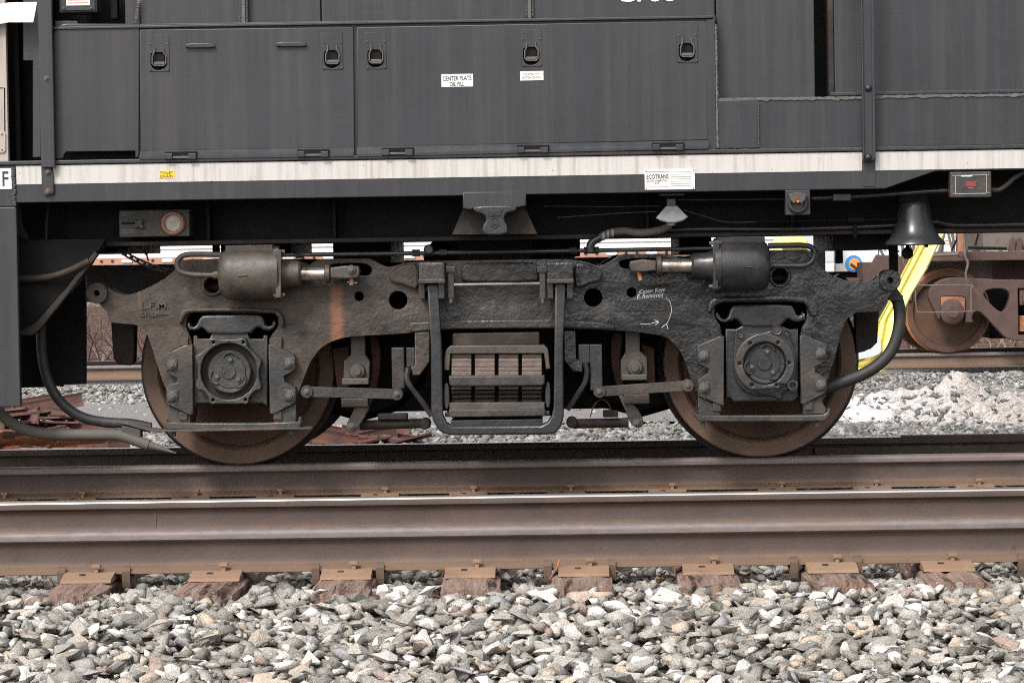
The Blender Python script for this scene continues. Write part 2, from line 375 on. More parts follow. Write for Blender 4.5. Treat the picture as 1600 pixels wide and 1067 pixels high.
def lathe(name, c, prof, mat, parent=None, axis='Y', n=32, label=None):
    """axis 'Y': axial coordinate grows away from the camera"""
    bm = lathe_bm(prof, n); bm.transform(Matrix.Translation(c) @ AX[axis])
    return bm_done(name, bm, mat, parent, True, label)
def catmull(pts, n=8):
    pts = [Vector(p) for p in pts]; out = []
    e = [pts[0]*2-pts[1]] + pts + [pts[-1]*2-pts[-2]]
    for i in range(1, len(e)-2):
        a, b, c, d = e[i-1:i+3]
        for k in range(n):
            t = k/n
            out.append(.5*((2*b)+(c-a)*t+(2*a-5*b+4*c-d)*t*t+(3*b-a-3*c+d)*t**3))
    out.append(pts[-1]); return out
def tube_bm(bm, pts, r, n=10, smooth=True, taper=None):
    if smooth and len(pts) > 2: pts = catmull(pts)
    pts = [Vector(p) for p in pts]; prev = None; up = Vector((.13, .2, .97))
    N = len(pts)
    for i, p in enumerate(pts):
        t = (pts[min(i+1, N-1)]-pts[max(i-1, 0)]).normalized()
        if abs(t.dot(up)) > .95: up = Vector((1, .1, .05))
        u = t.cross(up).normalized(); v = u.cross(t).normalized(); up = v
        rr = r if taper is None else r*(1-(1-taper)*i/(N-1))
        ring = [bm.verts.new(p+u*rr*math.cos(2*PI*k/n)+v*rr*math.sin(2*PI*k/n)) for k in range(n)]
        if prev:
            for k in range(n): bm.faces.new((prev[k], prev[(k+1) % n], ring[(k+1) % n], ring[k]))
        else: bm.faces.new(ring)
        prev = ring
    bm.faces.new(prev)
def tube(name, pts, r, mat, parent=None, n=10, smooth=True, label=None):
    bm = bmesh.new(); tube_bm(bm, pts, r, n, smooth); return bm_done(name, bm, mat, parent, True, label)
def tubepx(name, px, Y, rpx, mat, parent=None, n=10, smooth=True, label=None):
    return tube(name, [P(p[0], p[1], p[2] if len(p) > 2 else Y) for p in px], rpx/S(Y), mat, parent, n, smooth, label)
SHARED = {}
def bolt(parent, x, y, Y, rpx, mat='bolt_steel', name='bolt', washer=True):
    r = rpx/S(Y); key = (mat, washer)
    if key not in SHARED:
        bm = bmesh.new()
        prof = ([(1, 0), (1, -.22), (.92, -.28)] if washer else []) 
        w_ = lathe_bm([(1, .3), (1, -.22), (.9, -.3), (0, -.3)], 16) if washer else bmesh.new()
        hx = lathe_bm([(.66, .3), (.66, -.75), (.58, -.85), (.3, -.85), (.3, -1.0), (0, -1.0)], 6)
        me_ = bpy.data.meshes.new('bolt'); hx.to_mesh(me_); w_.from_mesh(me_); hx.free(); bpy.data.meshes.remove(me_)
        w_.transform(AX['Y']); bmesh.ops.recalc_face_normals(w_, faces=w_.faces)
        me = bpy.data.meshes.new('bolt'); w_.to_mesh(me); w_.free(); me.materials.append(M[mat]); SHARED[key] = me; bm.free()
    o = bpy.data.objects.new(name, SHARED[key]); o.location = P(x, y, Y); o.scale = (r, r, r); o.rotation_euler = (0, random.uniform(0, 1), 0)
    COL.objects.link(o)
    if parent is not None: o.parent = parent; o.matrix_parent_inverse = WM[parent.name].inverted()
    return o
def text(body, x, y, wpx, hpx, Y, mat, parent, name='lettering', depth=.0006, tilt=0, shear=0, bold=.012):
    cu = bpy.data.curves.new('tmp', 'FONT'); cu.body = body; cu.size = 1; cu.extrude = .01; cu.align_x = 'CENTER'; cu.shear = shear; cu.resolution_u = 3; cu.offset = bold
    t = bpy.data.objects.new('tmp', cu); me = bpy.data.meshes.new_from_object(t)
    bpy.data.objects.remove(t); bpy.data.curves.remove(cu); me.materials.clear()
    n = len(me.vertices); co = np.zeros(n*3, np.float32); me.vertices.foreach_get('co', co); co = co.reshape(-1, 3)
    lo, hi = co.min(0), co.max(0); sc = S(Y)
    k = np.array([wpx/sc/(hi[0]-lo[0]), hpx/sc/(hi[1]-lo[1]), depth/(hi[2]-lo[2])])
    co = (co-(lo+hi)/2)*k; me.vertices.foreach_set('co', co.astype(np.float32).ravel())
    me.transform(Matrix.Translation(P(x, y, Y)) @ Matrix.Rotation(-rad(tilt), 4, 'Y') @ ROTX)
    return finish(name, me, mat, parent)

# ------------------------------------------------------------------ ground
YN, YF = -3.75, -2.245          # foreground track rails
L0, L1 = 0.0, 1.505             # locomotive track rails
H0, H1 = 17.5, 19.005           # far track rails
def zg(x, y):
    if y < -4.3: z = -.232-.10*(-4.3-y)
    elif y < -3.9: z = -.245+.013*max(0, (-3.98-y)/.32)
    elif y < 2.2: z = -.265
    elif y < 15.6: z = -.285 + .03*math.sin(y*.9)*0
    else: z = -.285
    return z
def sheet(name, xs, ys, zf, mat, kind='structure', label=None):
    v = [(x, y, zf(x, y)) for y in ys for x in xs]; nx = len(xs)
    f = [(j*nx+i, j*nx+i+1, (j+1)*nx+i+1, (j+1)*nx+i) for j in range(len(ys)-1) for i in range(nx-1)]
    me = bpy.data.meshes.new(name); me.from_pydata(v, [], f); me.update()
    o = finish(name, me, mat, None, True); o['kind'] = kind
    if label: o['label'] = label
    return o
def frange(a, b, n): return [a+(b-a)*k/n for k in range(n+1)]
def zland(x, y):
    z = -.30
    if y < -4.4: z = -.30-.085*(-4.35-y) if y > -12 else -.95
    if y > 90: z += min(14, (y-90)*.085)+.8*noise.noise((x*.02, y*.02, 0))
    if 20.5 < y < 90: z += .12*noise.noise((x*.4, y*.4, 3))
    return z
sheet('ground', [-900,-300,-120,-60]+frange(-40, 40, 80)+[60,120,300,900], [-60,-20]+frange(-12, 2, 14)+frange(3, 60, 60)+frange(64, 180, 30)+[250,400,900,1800], zland, 'ground_far')
bed = sheet('ballast_bed', frange(-6, 6, 48), frange(-7.6, 2.6, 40), lambda x, y: zg(x, y)-.012+.012*noise.noise((x*6, y*6, 0)), 'ballast_soil')
road = sheet('access_road', frange(-14, 14, 56), frange(8.3, 13.0, 18), lambda x, y: -.275+.012*noise.noise((x*1.3, y*2, 1)), 'road_gravel', 'structure')
# clumpy stones -------------------------------------------------------------
def rock(n, flat=.75):
    bm = bmesh.new()
    for _ in range(n):
        v = Vector((random.gauss(0,1), random.gauss(0,1), random.gauss(0,1))).normalized()
        v *= random.uniform(.75, 1.12); bm.verts.new((v.x*1.3, v.y*.95, v.z*flat))
    r = bmesh.ops.convex_hull(bm, input=bm.verts)
    for g in r['geom_interior'] + r['geom_unused']:
        if isinstance(g, bmesh.types.BMVert) and g.is_valid: bm.verts.remove(g)
    bmesh.ops.triangulate(bm, faces=bm.faces); bmesh.ops.recalc_face_normals(bm, faces=bm.faces)
    me = bpy.data.meshes.new('stone'); bm.to_mesh(me); bm.free(); return me
ROCKS = [rock(random.choice((7, 8, 8, 9, 10, 12)), random.uniform(.45, .85)) for _ in range(36)]
RD = []
for me in ROCKS:
    v = np.array([q.co[:] for q in me.vertices]); f = np.array([p.vertices[:] for p in me.polygons]); RD.append((v, f))
def rotm():
    q = Euler((random.uniform(-.5,.5), random.uniform(-.5,.5), random.uniform(0, 6.28))).to_matrix()
    return np.array(q)
def stone_field(name, items, mat, label, parent=None):
    V, Fc, A = [], [], []; off = 0
    for (x, y, z, s, rnd) in items:
        v, f = RD[random.randrange(len(RD))]
        V.append((v*s) @ rotm().T + (x, y, z)); Fc.append(f+off); A.append(np.full(len(v), rnd)); off += len(v)
    V = np.concatenate(V); Fc = np.concatenate(Fc); A = np.concatenate(A)
    me = bpy.data.meshes.new(name); me.vertices.add(len(V)); me.vertices.foreach_set('co', V.astype(np.float32).ravel())
    me.loops.add(len(Fc)*3); me.loops.foreach_set('vertex_index', Fc.astype(np.int32).ravel())
    me.polygons.add(len(Fc)); me.polygons.foreach_set('loop_start', (np.arange(len(Fc))*3).astype(np.int32))
    try: me.polygons.foreach_set('loop_total', np.full(len(Fc), 3, np.int32))
    except Exception: pass
    at = me.attributes.new('rnd', 'FLOAT', 'POINT'); at.data.foreach_set('value', A.astype(np.float32))
    me.update(calc_edges=True)
    o = finish(name, me, mat, parent); tag(o, label, 'gravel' if parent is None else None, None, 'stuff'); return o
# foreground ties
TIE_PX = [144, 346, 546, 737, 910, 1104, 1294, 1476]
TIE_X = [P(x, 895, YN).x for x in TIE_PX]
def tie_hit(x, y, ylim=-4.14, hw=.125): return y > ylim and any(abs(x-t) < hw for t in TIE_X)
items = []; singles = []
cell = .044
ny = int(3.1/cell); nx = int(7.6/cell)
for j in range(ny):
    for i in range(nx):
        y = -7.1+(j+random.random())*cell; x = -3.9+(i+random.random())*cell
        if y > -3.92: continue
        if tie_hit(x, y, -4.27+.18*noise.noise((x*2.6, 0, 5))): continue
        s = random.choice((.016, .022, .026, .032, .038, .044, .05))*random.uniform(.85, 1.15)
        if y < -6.2 and random.random() < .35: continue
        z = zg(x, y)+random.uniform(-.008, .022)+.018*noise.noise((x*5, y*5, 2))
        if y > -4.0: z -= .025
        items.append((x, y, z, s, random.random()))
# 300 of the larger stones in view are objects of their own
big = 0; tries = 0
while big < 300 and tries < 6000:
    tries += 1
    px, py = random.uniform(-10, 1610), random.uniform(925, 1075)
    g = PG(px, py, -.24)
    if tie_hit(g.x, g.y, -4.26): continue
    if any((g.x-a)**2+(g.y-b)**2 < .0036 for a, b in singles): continue
    singles.append((g.x, g.y)); big += 1
    o = bpy.data.objects.new('stone', ROCKS[big % len(ROCKS)])
    s = random.uniform(.034, .055)
    o.location = (g.x, g.y, zg(g.x, g.y)+.022+random.uniform(0, .012)); o.scale = (s*random.uniform(.85,1.25), s, s*random.uniform(.75,1.05))
    o.rotation_euler = (random.uniform(-.5,.5), random.uniform(-.5,.5), random.uniform(0, 6.28))
    COL.objects.link(o); o.parent = bed
for me in ROCKS: me.materials.append(M['stone_single'])
stone_field('ballast_stones', items, 'stone', 'loose crushed grey and white ballast stones', bed)
items = []
for _ in range(4200):                                        # between and under the rails
    y = random.uniform(-3.95, 2.4); x = random.uniform(-4.2, 4.2)
    items.append((x, y, zg(x, y)+random.uniform(-.01, .02), random.uniform(.02, .036), random.random()))
for _ in range(1500):                                        # stones heaped between the ties under the anchored rail
    y = random.uniform(-3.98, -3.35); x = random.uniform(-3.2, 3.0)
    if any(abs(x-t) < .15 for t in TIE_X): continue
    items.append((x, y, -.245+random.uniform(-.01, .022), random.uniform(.018, .038), random.random()))
stone_field('crib_stones', items, 'stone_darker', 'darker ballast stones between the rails', bed)
items = []
for _ in range(26000):                                       # gravel strip beyond the locomotive, coarse first, fine after
    y = 2.4+random.random()**1.25*13.6; x = random.uniform(-1, 1)*(3.4+y*.22)
    if 8.2 < y < 12.6 and random.random() < .93: continue
    s = random.uniform(.022, .05) if y < 8 else random.uniform(.02, .045)
    if random.random() < .02: s *= 1.5
    items.append((x, y, -.295+random.uniform(0, .022), s, random.random()*.97))
for _ in range(2600):
    y = random.uniform(15.4, 16.6); x = random.uniform(-8, 8)
    items.append((x, y, -.27+random.uniform(0, .02), random.uniform(.02, .045), random.random()*.97))
stone_field('gravel', items, 'stone_far', 'pale grey gravel strip between the locomotive and the far track')
# melting snow
def zsnow(x, y):
    g = PG(1490, 640, -.25); 
    h = -.36
    for (px, py, a, sx, sy) in ((1385, 640, .17, .55, .55), (1340, 655, .10, .5, .6), (1490, 633, .30, .33, .6), (1455, 650, .18, .7, .8), (1590, 660, .17, .45, .7), (1660, 655, .2, .5, .7)):
        c = PG(px, py, -.28); h += a*math.exp(-((x-c.x)/sx)**2-((y-c.y)/sy)**2)
    return h+.10*noise.noise((x*3.5, y*3.5, 1))+.07*noise.noise((x*9, y*9, 4))+.035*noise.noise((x*23, y*23, 2))
a0 = PG(1290, 690, -.28); a1 = PG(1700, 600, -.28)
sn = sheet('melting_snow', frange(a0.x-.2, a1.x+.6, 110), frange(a0.y-.9, a1.y-1.0, 110), zsnow, 'snow', 'stuff', 'dirty melting snow heaps beside the gravel road')
sn['category'] = 'snow'
items = []
for _ in range(900):
    px, py = random.uniform(1290, 1640), random.uniform(625, 700); g = PG(px, py, -.26)
    z = max(zsnow(g.x, g.y), -.29)
    if zsnow(g.x, g.y) > -.12 and random.random() < .62: continue
    items.append((g.x, g.y, z+.01, random.uniform(.02, .045), random.choice((.1, .9, .9, .88, .5, .7, .97))))
stone_field('snow_stones', items, 'stone_far', 'dark stones strewn over the melting snow')

# ------------------------------------------------------------------ rails, ties
def rail(name, Y, ztop, label, poly_top='rust', x0=-9, x1=9, side='rail_brown', gauge=0):
    pr = [(0,.0), (.012,-.0004), (.022,-.0018), (.030,-.006), (.0355,-.013), (.0375,-.024), (.0375,-.040), (.034,-.0445), (.014,-.052), (.0095,-.062), (.0088,-.10), (.0095,-.138), (.016,-.155), (.040,-.164), (.0755,-.173), (.0765,-.184), (.075,-.186), (0,-.186)]
    pr = [(a*.92, b*.903) for a, b in pr]
    full = [(a, b) for a, b in pr] + [(-a, b) for a, b in reversed(pr[1:-1])]
    bm = bmesh.new(); N = 40; prev = None
    for k in range(N+1):
        x = x0+(x1-x0)*k/N
        ring = [bm.verts.new((x, Y+a, ztop+b)) for a, b in full]
        if prev:
            for q in range(len(full)): 
                f = bm.faces.new((prev[q], prev[(q+1) % len(full)], ring[(q+1) % len(full)], ring[q]))
                ma = (full[q][0]+full[(q+1) % len(full)][0])/2; mb = (full[q][1]+full[(q+1) % len(full)][1])/2
                if mb > -.0105 and poly_top == 'bright': f.material_index = 1
                elif mb > -.046 and poly_top == 'bright' and ma*gauge > 0: f.material_index = 0
                elif mb > -.046 and poly_top == 'rust': f.material_index = 2
                elif mb > -.004: f.material_index = 1
        prev = ring
    bmesh.ops.recalc_face_normals(bm, faces=bm.faces)
    me = bpy.data.meshes.new(name); bm.to_mesh(me); bm.free()
    for m_ in (side, 'rail_polished', 'rail_head_rust'): me.materials.append(M[m_])
    o = finish(name, me, side, None, True); return tag(o, label, 'rail', 'rails of the parallel tracks')
r1 = rail('rail', YN, 0, 'rusty steel rail with clip-on anchors beside the loose ballast', 'rust')
r2 = rail('rail', YF, 0, 'steel rail with bright polished head just behind the anchored rail', 'bright', gauge=-1)
r3 = rail('rail', L0, 0, 'brown rail under the near wheels of the locomotive', 'rust')
r4 = rail('rail', L1, 0, 'dark rail in shadow behind the locomotive wheels with a bolted joint', 'bright', side='rail_dark', gauge=-1)
r5 = rail('rail', H0, -.06, 'near rail of the far track under the brown hopper car', 'rust', -16, 16)
r6 = rail('rail', H1, -.06, 'rear rail of the far track behind the hopper car wheel', 'none', -16, 16, 'rail_dark')
# rail weld on the polished rail
wx = P(243, 790, YF).x
boxw('weld', wx-.004, wx+.004, YF-.0115, YF+.0115, -.13, -.045, 'rail_dark', r2, .001)
# rail anchors on the nearest rail
def anchor(x, parent):
    z = -.168; pts = [(-.092, z-.03), (-.092, z+.012), (-.078, z+.026), (-.060, z+.034), (-.056, z+.028), (-.074, z+.018), (-.080, z+.006), (-.080, z-.005), (.0, z-.008), (.05, z-.008), (.05, z-.02), (-.05, z-.022), (-.076, z-.05), (-.088, z-.05)]
    bm = bmesh.new()
    A = [bm.verts.new((x-.0155, YN+a*.93, b)) for a, b in pts]; B = [bm.verts.new((x+.0155, YN+a*.93, b)) for a, b in pts]
    bm.faces.new(A); bm.faces.new(B[::-1])
    for q in range(len(pts)): bm.faces.new((A[q], A[(q+1) % len(pts)], B[(q+1) % len(pts)], B[q]))
    bm_done('rail_anchor', bm, 'anchor_brown', parent, False, None, 0)
for x in (96, 197, 493, 594, 856, 956, 1241, 1341, 1597): anchor(P(x, 895, YN-.08).x, r1)
def anchor_px(): pass
# ties with plates and spikes
def spike(parent, c, mat):
    bm = bmesh.new(); bmbox(bm, (c[0], c[1], c[2]), (.017, .017, .05)); bmbox(bm, (c[0], c[1]+.006, c[2]+.03), (.034, .04, .013))
    return bm_done('spike', bm, mat, parent, False, None, .002)
def tie(x, Yn, Yf, label, group, near, seed, ends):
    random.seed(seed)
    root = thing('railroad_tie', (x, Yn, -.39), label, 'railroad tie', group)
    hw = random.uniform(.112, .122); z1 = -.190; yaw = random.uniform(-.03, .03)
    bm = bmesh.new(); nx_, ny_ = 9, 44; a, b = Yn-ends, Yf+.5
    grid = []
    for j in range(ny_+1):
        row = []
        for i in range(nx_+1):
            u = -1+2*i/nx_; y = a+(b-a)*j/ny_; e = (abs(u)**6)*.012
            z = z1-e+.006*noise.noise((u*3+seed, y*7, seed))-(.012 if noise.noise((u*4+seed*3, y*1.5, 2)) > .38 else 0)
            row.append(bm.verts.new((x+u*hw+yaw*(y-Yn)+.004*noise.noise((seed, y*6, u)), y+.012*noise.noise((u*5, seed, 0)), z)))
        grid.append(row)
    for j in range(ny_):
        for i in range(nx_): bm.faces.new((grid[j][i], grid[j][i+1], grid[j+1][i+1], grid[j+1][i]))
    rim = [grid[0][i] for i in range(nx_+1)] + [grid[j][nx_] for j in range(1, ny_+1)] + [grid[ny_][i] for i in range(nx_-1, -1, -1)] + [grid[j][0] for j in range(ny_-1, 0, -1)]
    low = [bm.verts.new((v.co.x, v.co.y, -.39)) for v in rim]
    for k in range(len(rim)): bm.faces.new((rim[k], rim[(k+1) % len(rim)], low[(k+1) % len(rim)], low[k]))
    bm.faces.new(low)
    bm_done('timber', bm, 'tie_wood', root, False)
    mt = 'tie_plate'
    for Y in ((Yn, Yf) if near else (Yn,)):
        d = random.uniform(-.008, .008)
        # plate: slopes a little outwards, bevelled shoulders
        pts = [(-.19, -.0145), (-.184, -.004), (-.095, .013), (-.074, .0165), (-.072, .0005), (.072, .0005), (.074, .0135), (.086, .006), (.17, .0), (.18, -.013)]
        bm = bmesh.new(); A = []; B = []
        for yy, zz in pts:
            A.append(bm.verts.new((x+d-.1, Y+yy, -.1735+zz))); B.append(bm.verts.new((x+d+.1, Y+yy, -.1735+zz)))
        for k in range(len(pts)-1): bm.faces.new((A[k], A[k+1], B[k+1], B[k]))
        A2 = [bm.verts.new((v.co.x, v.co.y, -.1895)) for v in (A[0], A[-1])]; B2 = [bm.verts.new((v.co.x, v.co.y, -.1895)) for v in (B[0], B[-1])]
        bm.faces.new(A+[A2[1], A2[0]]); bm.faces.new([B2[0], B2[1]]+B[::-1]); bm.faces.new((A[0], B[0], B2[0], A2[0])); bm.faces.new((A[-1], B[-1], B2[1], A2[1])); bm.faces.new((A2[0], A2[1], B2[1], B2[0]))
        pl = bm_done('tie_plate', bm, mt, root, False)
        if Y == Yn:
            spike(pl, (x+d+.026, Y-.083, -.164), mt)
            boxw('spike_hole', x+d-.036, x+d-.012, Y-.126, Y-.100, -.176, -.1615, 'under_brown', pl, .001)
TL = ('cracked weathered tie between two rail anchors beside the dry grass tuft', 'weathered tie without anchors next to the tie by the dry grass tuft',
      'dark split tie between two rail anchors, one bare tie from the grass tuft tie', 'weathered tie without anchors in front of the swing hanger and leaf springs',
      'weathered tie between two rail anchors beside the thin orange twig', 'weathered tie without anchors with dead leaves lying on both sides',
      'splintered tie between two rail anchors in front of the rear axle box', 'weathered tie without anchors in front of the bell and hanging hose')
for k, x in enumerate(TIE_X):
    tie(x, YN, YF, TL[k], 'ties of the track beside the loose ballast', True, k+1, .56)
for k, px in enumerate((6, 127, 303, 435, 594, 735, 884, 1042, 1211, 1361, 1518)):
    tie(P(px, 765, L0).x, L0, L1, 'half buried tie and plate under the locomotive track', 'ties of the locomotive track', False, 40+k, .5)
random.seed(21)
# joint bar on the shaded rail
xa, xb = P(1272, 703, L1).x, P(1543, 700, L1).x
jb = prismw('joint_bar', [[(xa, -.053), (xb, -.053), (xb, -.137), (xa, -.137)]], L1-.05, L1-.012, 'rail_dark', r4, .006)
for k in range(5):
    xx = xa+(xb-xa)*(.09+.2*k); b_o = bolt(jb, 800, 700, L1-.05, 5, 'bolt_steel'); b_o.location = (xx, L1-.052, -.103)
xj = P(1407, 692, L1).x
boxw('railhead_step', xj, 9, L1-.0395, L1+.0395, -.042, .006, 'rail_brown', r4, .008)
# dry grass, twig and leaves by the ties
g = thing('dry_grass_tuft', tuple(PG(82, 915, -.25)), 'tuft of pale dry grass stalks against the anchored rail', 'grass tuft')
for k in range(9):
    b0 = Vector(g.location)+Vector((random.uniform(-.04,.04), random.uniform(-.02,.03), 0))
    tip = b0+Vector((random.uniform(-.04,.04), random.uniform(-.04,.0), random.uniform(.05,.1)))
    tube('stalk', [b0, (b0+tip)/2+Vector((random.uniform(-.012,.012), 0, .01)), tip], .0022, 'twig', g, 5)
c0, c1 = P(858, 905, YN-.13), P(874, 875, YN-.1)
tag(tube('broken_twig', [c0, (c0+c1)/2+Vector((.006,0,0)), c1], .0035, 'orange_rust', None, 6), 'thin orange broken twig leaning on the anchored rail', 'twig')
def leaf(px, py):
    c = PG(px, py, -.235); bm = bmesh.new(); n = 7; a = random.uniform(0, 6.28); s = random.uniform(.02, .04)
    mid = []; 
    for k in range(n):
        t = k/(n-1); w_ = s*.55*math.sin(PI*min(.98, t+.02))**.7; zz = .012*math.sin(t*3+a)
        dv = Vector((math.cos(a), math.sin(a), 0)); sv = Vector((-dv.y, dv.x, 0))
        b0 = c+dv*(t-.5)*2*s+Vector((0,0,zz+.008)); mid.append((bm.verts.new(b0+sv*w_+Vector((0,0,.008))), bm.verts.new(b0), bm.verts.new(b0-sv*w_+Vector((0,0,.01)))))
    for A, B in zip(mid, mid[1:]): bm.faces.new((A[0], A[1], B[1], B[0])); bm.faces.new((A[1], A[2], B[2], B[1]))
    tag(bm_done('dead_leaf', bm, 'dead_leaf', None, True), 'curled brown dead leaf lying by the ties of the anchored rail', 'leaf', 'dead leaves by the ties')
for q in ((1035, 900), (1045, 908), (1150, 905), (1162, 899), (1030, 912), (520, 905), (1110, 915), (870, 920), (1540, 895), (1172, 911)): leaf(*q)

# ------------------------------------------------------------------ locomotive truck
def zA(l, ox=120, oy=370, k=5.333): return [(ox+a/k, oy+b/k) for a, b in l]
FY = -.42                                               # outer face of the truck side frame
T = thing('locomotive_truck', (P(777, 700, 0).x, .75, .0), 'black two-axle locomotive truck with brown dust over its front half', 'truck')
outline = [(169,450), (181,457), (193,461), (204,460), (214,457), (225,452.5), (236,447), (248,441), (259,434), (272,423.5), (277,415), (281,407), (300,405), (345,404), (430,404), (465,407),
  (482,414), (492,408), (504,404.5), (540,404), (577,404), (586,408), (594,413), (606,417), (617,415.5), (629,412), (641,410), (664,408), (720,407), (790,406), (846,405), (884,405), (905,407), (918,410), (932,414.7),
  (945,413), (957,406), (968,399), (975,397), (1043,396.5), (1053,400), (1063,404), (1085,403), (1130,393), (1204,391), (1262,390), (1271,397), (1275.6,409), (1285,420), (1300,430), (1319,437), (1341,441.6), (1354,441.6), (1365,438), (1375,431),
  (1388,440), (1398,456), (1386,467), (1379,482), (1375,486.6), (1356,487.5), (1339,488.4), (1328,493), (1320,504), (1313,523), (1308,545), (1304,560), (1298,577.5), (1292.5,596), (1290.6,616), (1284.5,628), (1291,639), (1290,646), (1256,647.5), (1254,632), (1250,628),
  (1250,530), (1253,512), (1258,503), (1261,491), (1260,480), (1256,474), (1247.5,471.6), (1190,472), (1135,472.5), (1124,474), (1117,480), (1116,488), (1118.5,499), (1124.7,508), (1128,526), (1128,636), (1125.6,649), (1090,650), (1090,619), (1087,608), (1079,590), (1069,561), (1063,549), (1056,540), (1045,529.5), (1032,524), (1015,521.5), (992,518), (960,516.2), (926,515), (883,513.5),
  (800,513.5), (720,514.5), (689,515.6), (668,518), (636,520.5), (602,523), (575,524), (552,525.7), (538,527.5), (526,530.8), (516,534.5), (508,539), (499,546), (492,555), (485,565), (479,580), (474,592), (466,615), (463.5,628), (463,660), (428,661), (427,648), (422,640),
  (421,530), (426,521), (432,514), (435,506), (434.5,497), (431,492), (425,489.4), (360,489), (300,488.6), (295,491), (292,497), (290,510), (294,519), (299,534), (301,640), (297.5,663), (262,664), (263,643), (261,630), (260,609), (254,596), (245,568), (235.6,538), (230,522), (225,514.5), (219,510), (208,507), (195,506), (173,504), (169.7,499), (167,488), (158,478), (152,472)]
frame = prism('side_frame', outline, FY, -.21, 'truck_paint', T, bev=0, holes=[(561,463,7.6), (622,469,14.6), (332,446,12), (927,465,14.4), (987,457,7.8), (1218.5,432,12), chaikin([(508,412), (566,410), (580,416), (582,424), (576,431), (560,430), (510,428)], 2), chaikin([(971,404), (1036,403), (1046,410), (1040,420), (975,421), (966,414)], 2)])
round_rim(frame, .011)
# cast ribs and lips on the side frame
for lip in ([(281,486), (292,481), (425,481), (440,490), (445,508), (438,512), (436,497), (427,488), (298,487), (288,494), (284,507), (278,505)],
            [(1108,470), (1120,463), (1250,462), (1272,468), (1279,480), (1279,494), (1266,496), (1262,481), (1253,471), (1135,472), (1118,477), (1112,490), (1105,488)]):
    prism('pocket_lip', lip, FY-.045, FY+.02, 'truck_paint', frame, bev=.012, sm=1)
prism('top_pad', [(606,440), (612,426), (625,416), (640,411.5), (655,411), (655,470), (612,470), (604,460)], FY-.03, FY+.02, 'truck_paint', frame, bev=.012, sm=1, holes=[(622,469,15)]) if False else None
prism('cheek', [(606,432), (616,421), (632,413), (654,412), (654,452), (640,450), (628,444), (614,442)], FY-.035, FY+.02, 'truck_paint', frame, bev=.012, sm=1)
prism('cheek', [(944,428), (934,418), (918,412), (896,410), (896,450), (910,450), (922,443), (938,440)], FY-.035, FY+.02, 'truck_paint', frame, bev=.012, sm=1)
prism('crossbeam_face', [(722,414), (735,411), (828,409), (842,413), (843,438), (838,440), (780,442), (722,441), (720,430)], FY-.04, FY+.02, 'truck_paint', frame, bev=.012, sm=1)
prism('lower_rib', [(640,504), (700,501), (860,499), (930,503), (960,508), (960,515), (883,513), (800,513), (690,515), (640,519)], FY-.02, FY+.02, 'truck_paint', frame, bev=.008)
0 and prism('upper_web', [(170,470), (195,471), (240,465), (280,440), (281,452), (245,478), (200,487), (171,486)], FY-.014, FY+.02, 'truck_paint', frame, bev=.01, sm=1)
0 and prism('upper_web', [(1276,416), (1290,431), (1315,444), (1345,449), (1372,447), (1372,456), (1340,460), (1312,455), (1285,440), (1272,424)], FY-.022, FY+.02, 'truck_paint', frame, bev=.012, sm=1)
for x, y in ((332,446), (1218.5,432)):
    lathe('ring_boss', P(x, y, FY), [(12.2/303.5, .06), (12.2/303.5, -.012), (13.5/303.5, -.02), (16/303.5, -.02), (17.5/303.5, -.008), (17.5/303.5, .02)], 'truck_paint', frame)
    tube('inner_pipe', [P(x-14, y+2, FY+.1), P(x+14, y+2, FY+.1)], .022, 'under_brown', frame)
for x, y in ((151,458), (1391,438)):
    lathe('end_boss', P(x, y, FY-.03), [(4.8/306, .2), (4.8/306, .0), (16.3/306, -.0), (17/306, .006), (17/306, .16), (0, .16)], 'truck_paint', frame)
text('L.F.M.', 242, 477, 44, 11, FY-.002, 'dusty_iron', frame, 'cast_lettering', .012, .9)
text('SRL—', 240, 491, 44, 7, FY-.002, 'dusty_iron', frame, 'cast_lettering', .012, .9)
box('number_pad', 961, 468, 1040, 486, FY-.006, FY+.01, 'truck_paint', frame, .002)
text('S/ 29256', 1000, 477, 64, 9, FY-.009, 'black_iron', frame, 'cast_lettering', .01, .9)
text('Cotter Keys', 1019, 455, 40, 8, FY-.001, 'chalk', frame, 'chalk_writing', .0008, 5, .3)
text('F. Removed', 1016, 462, 42, 7, FY-.001, 'chalk', frame, 'chalk_writing', .0008, 4, .3)
for pts in ([(1000,506), (1012,506.5), (1028,503)], [(1022,500), (1029,503), (1024,508)], [(1040,464), (1047,472), (1049,486), (1045,500), (1041,507)], [(1034,512), (1041,507), (1044,515)]):
    tubepx('chalk_mark', pts, FY-.001, .45, 'chalk', frame, 5)
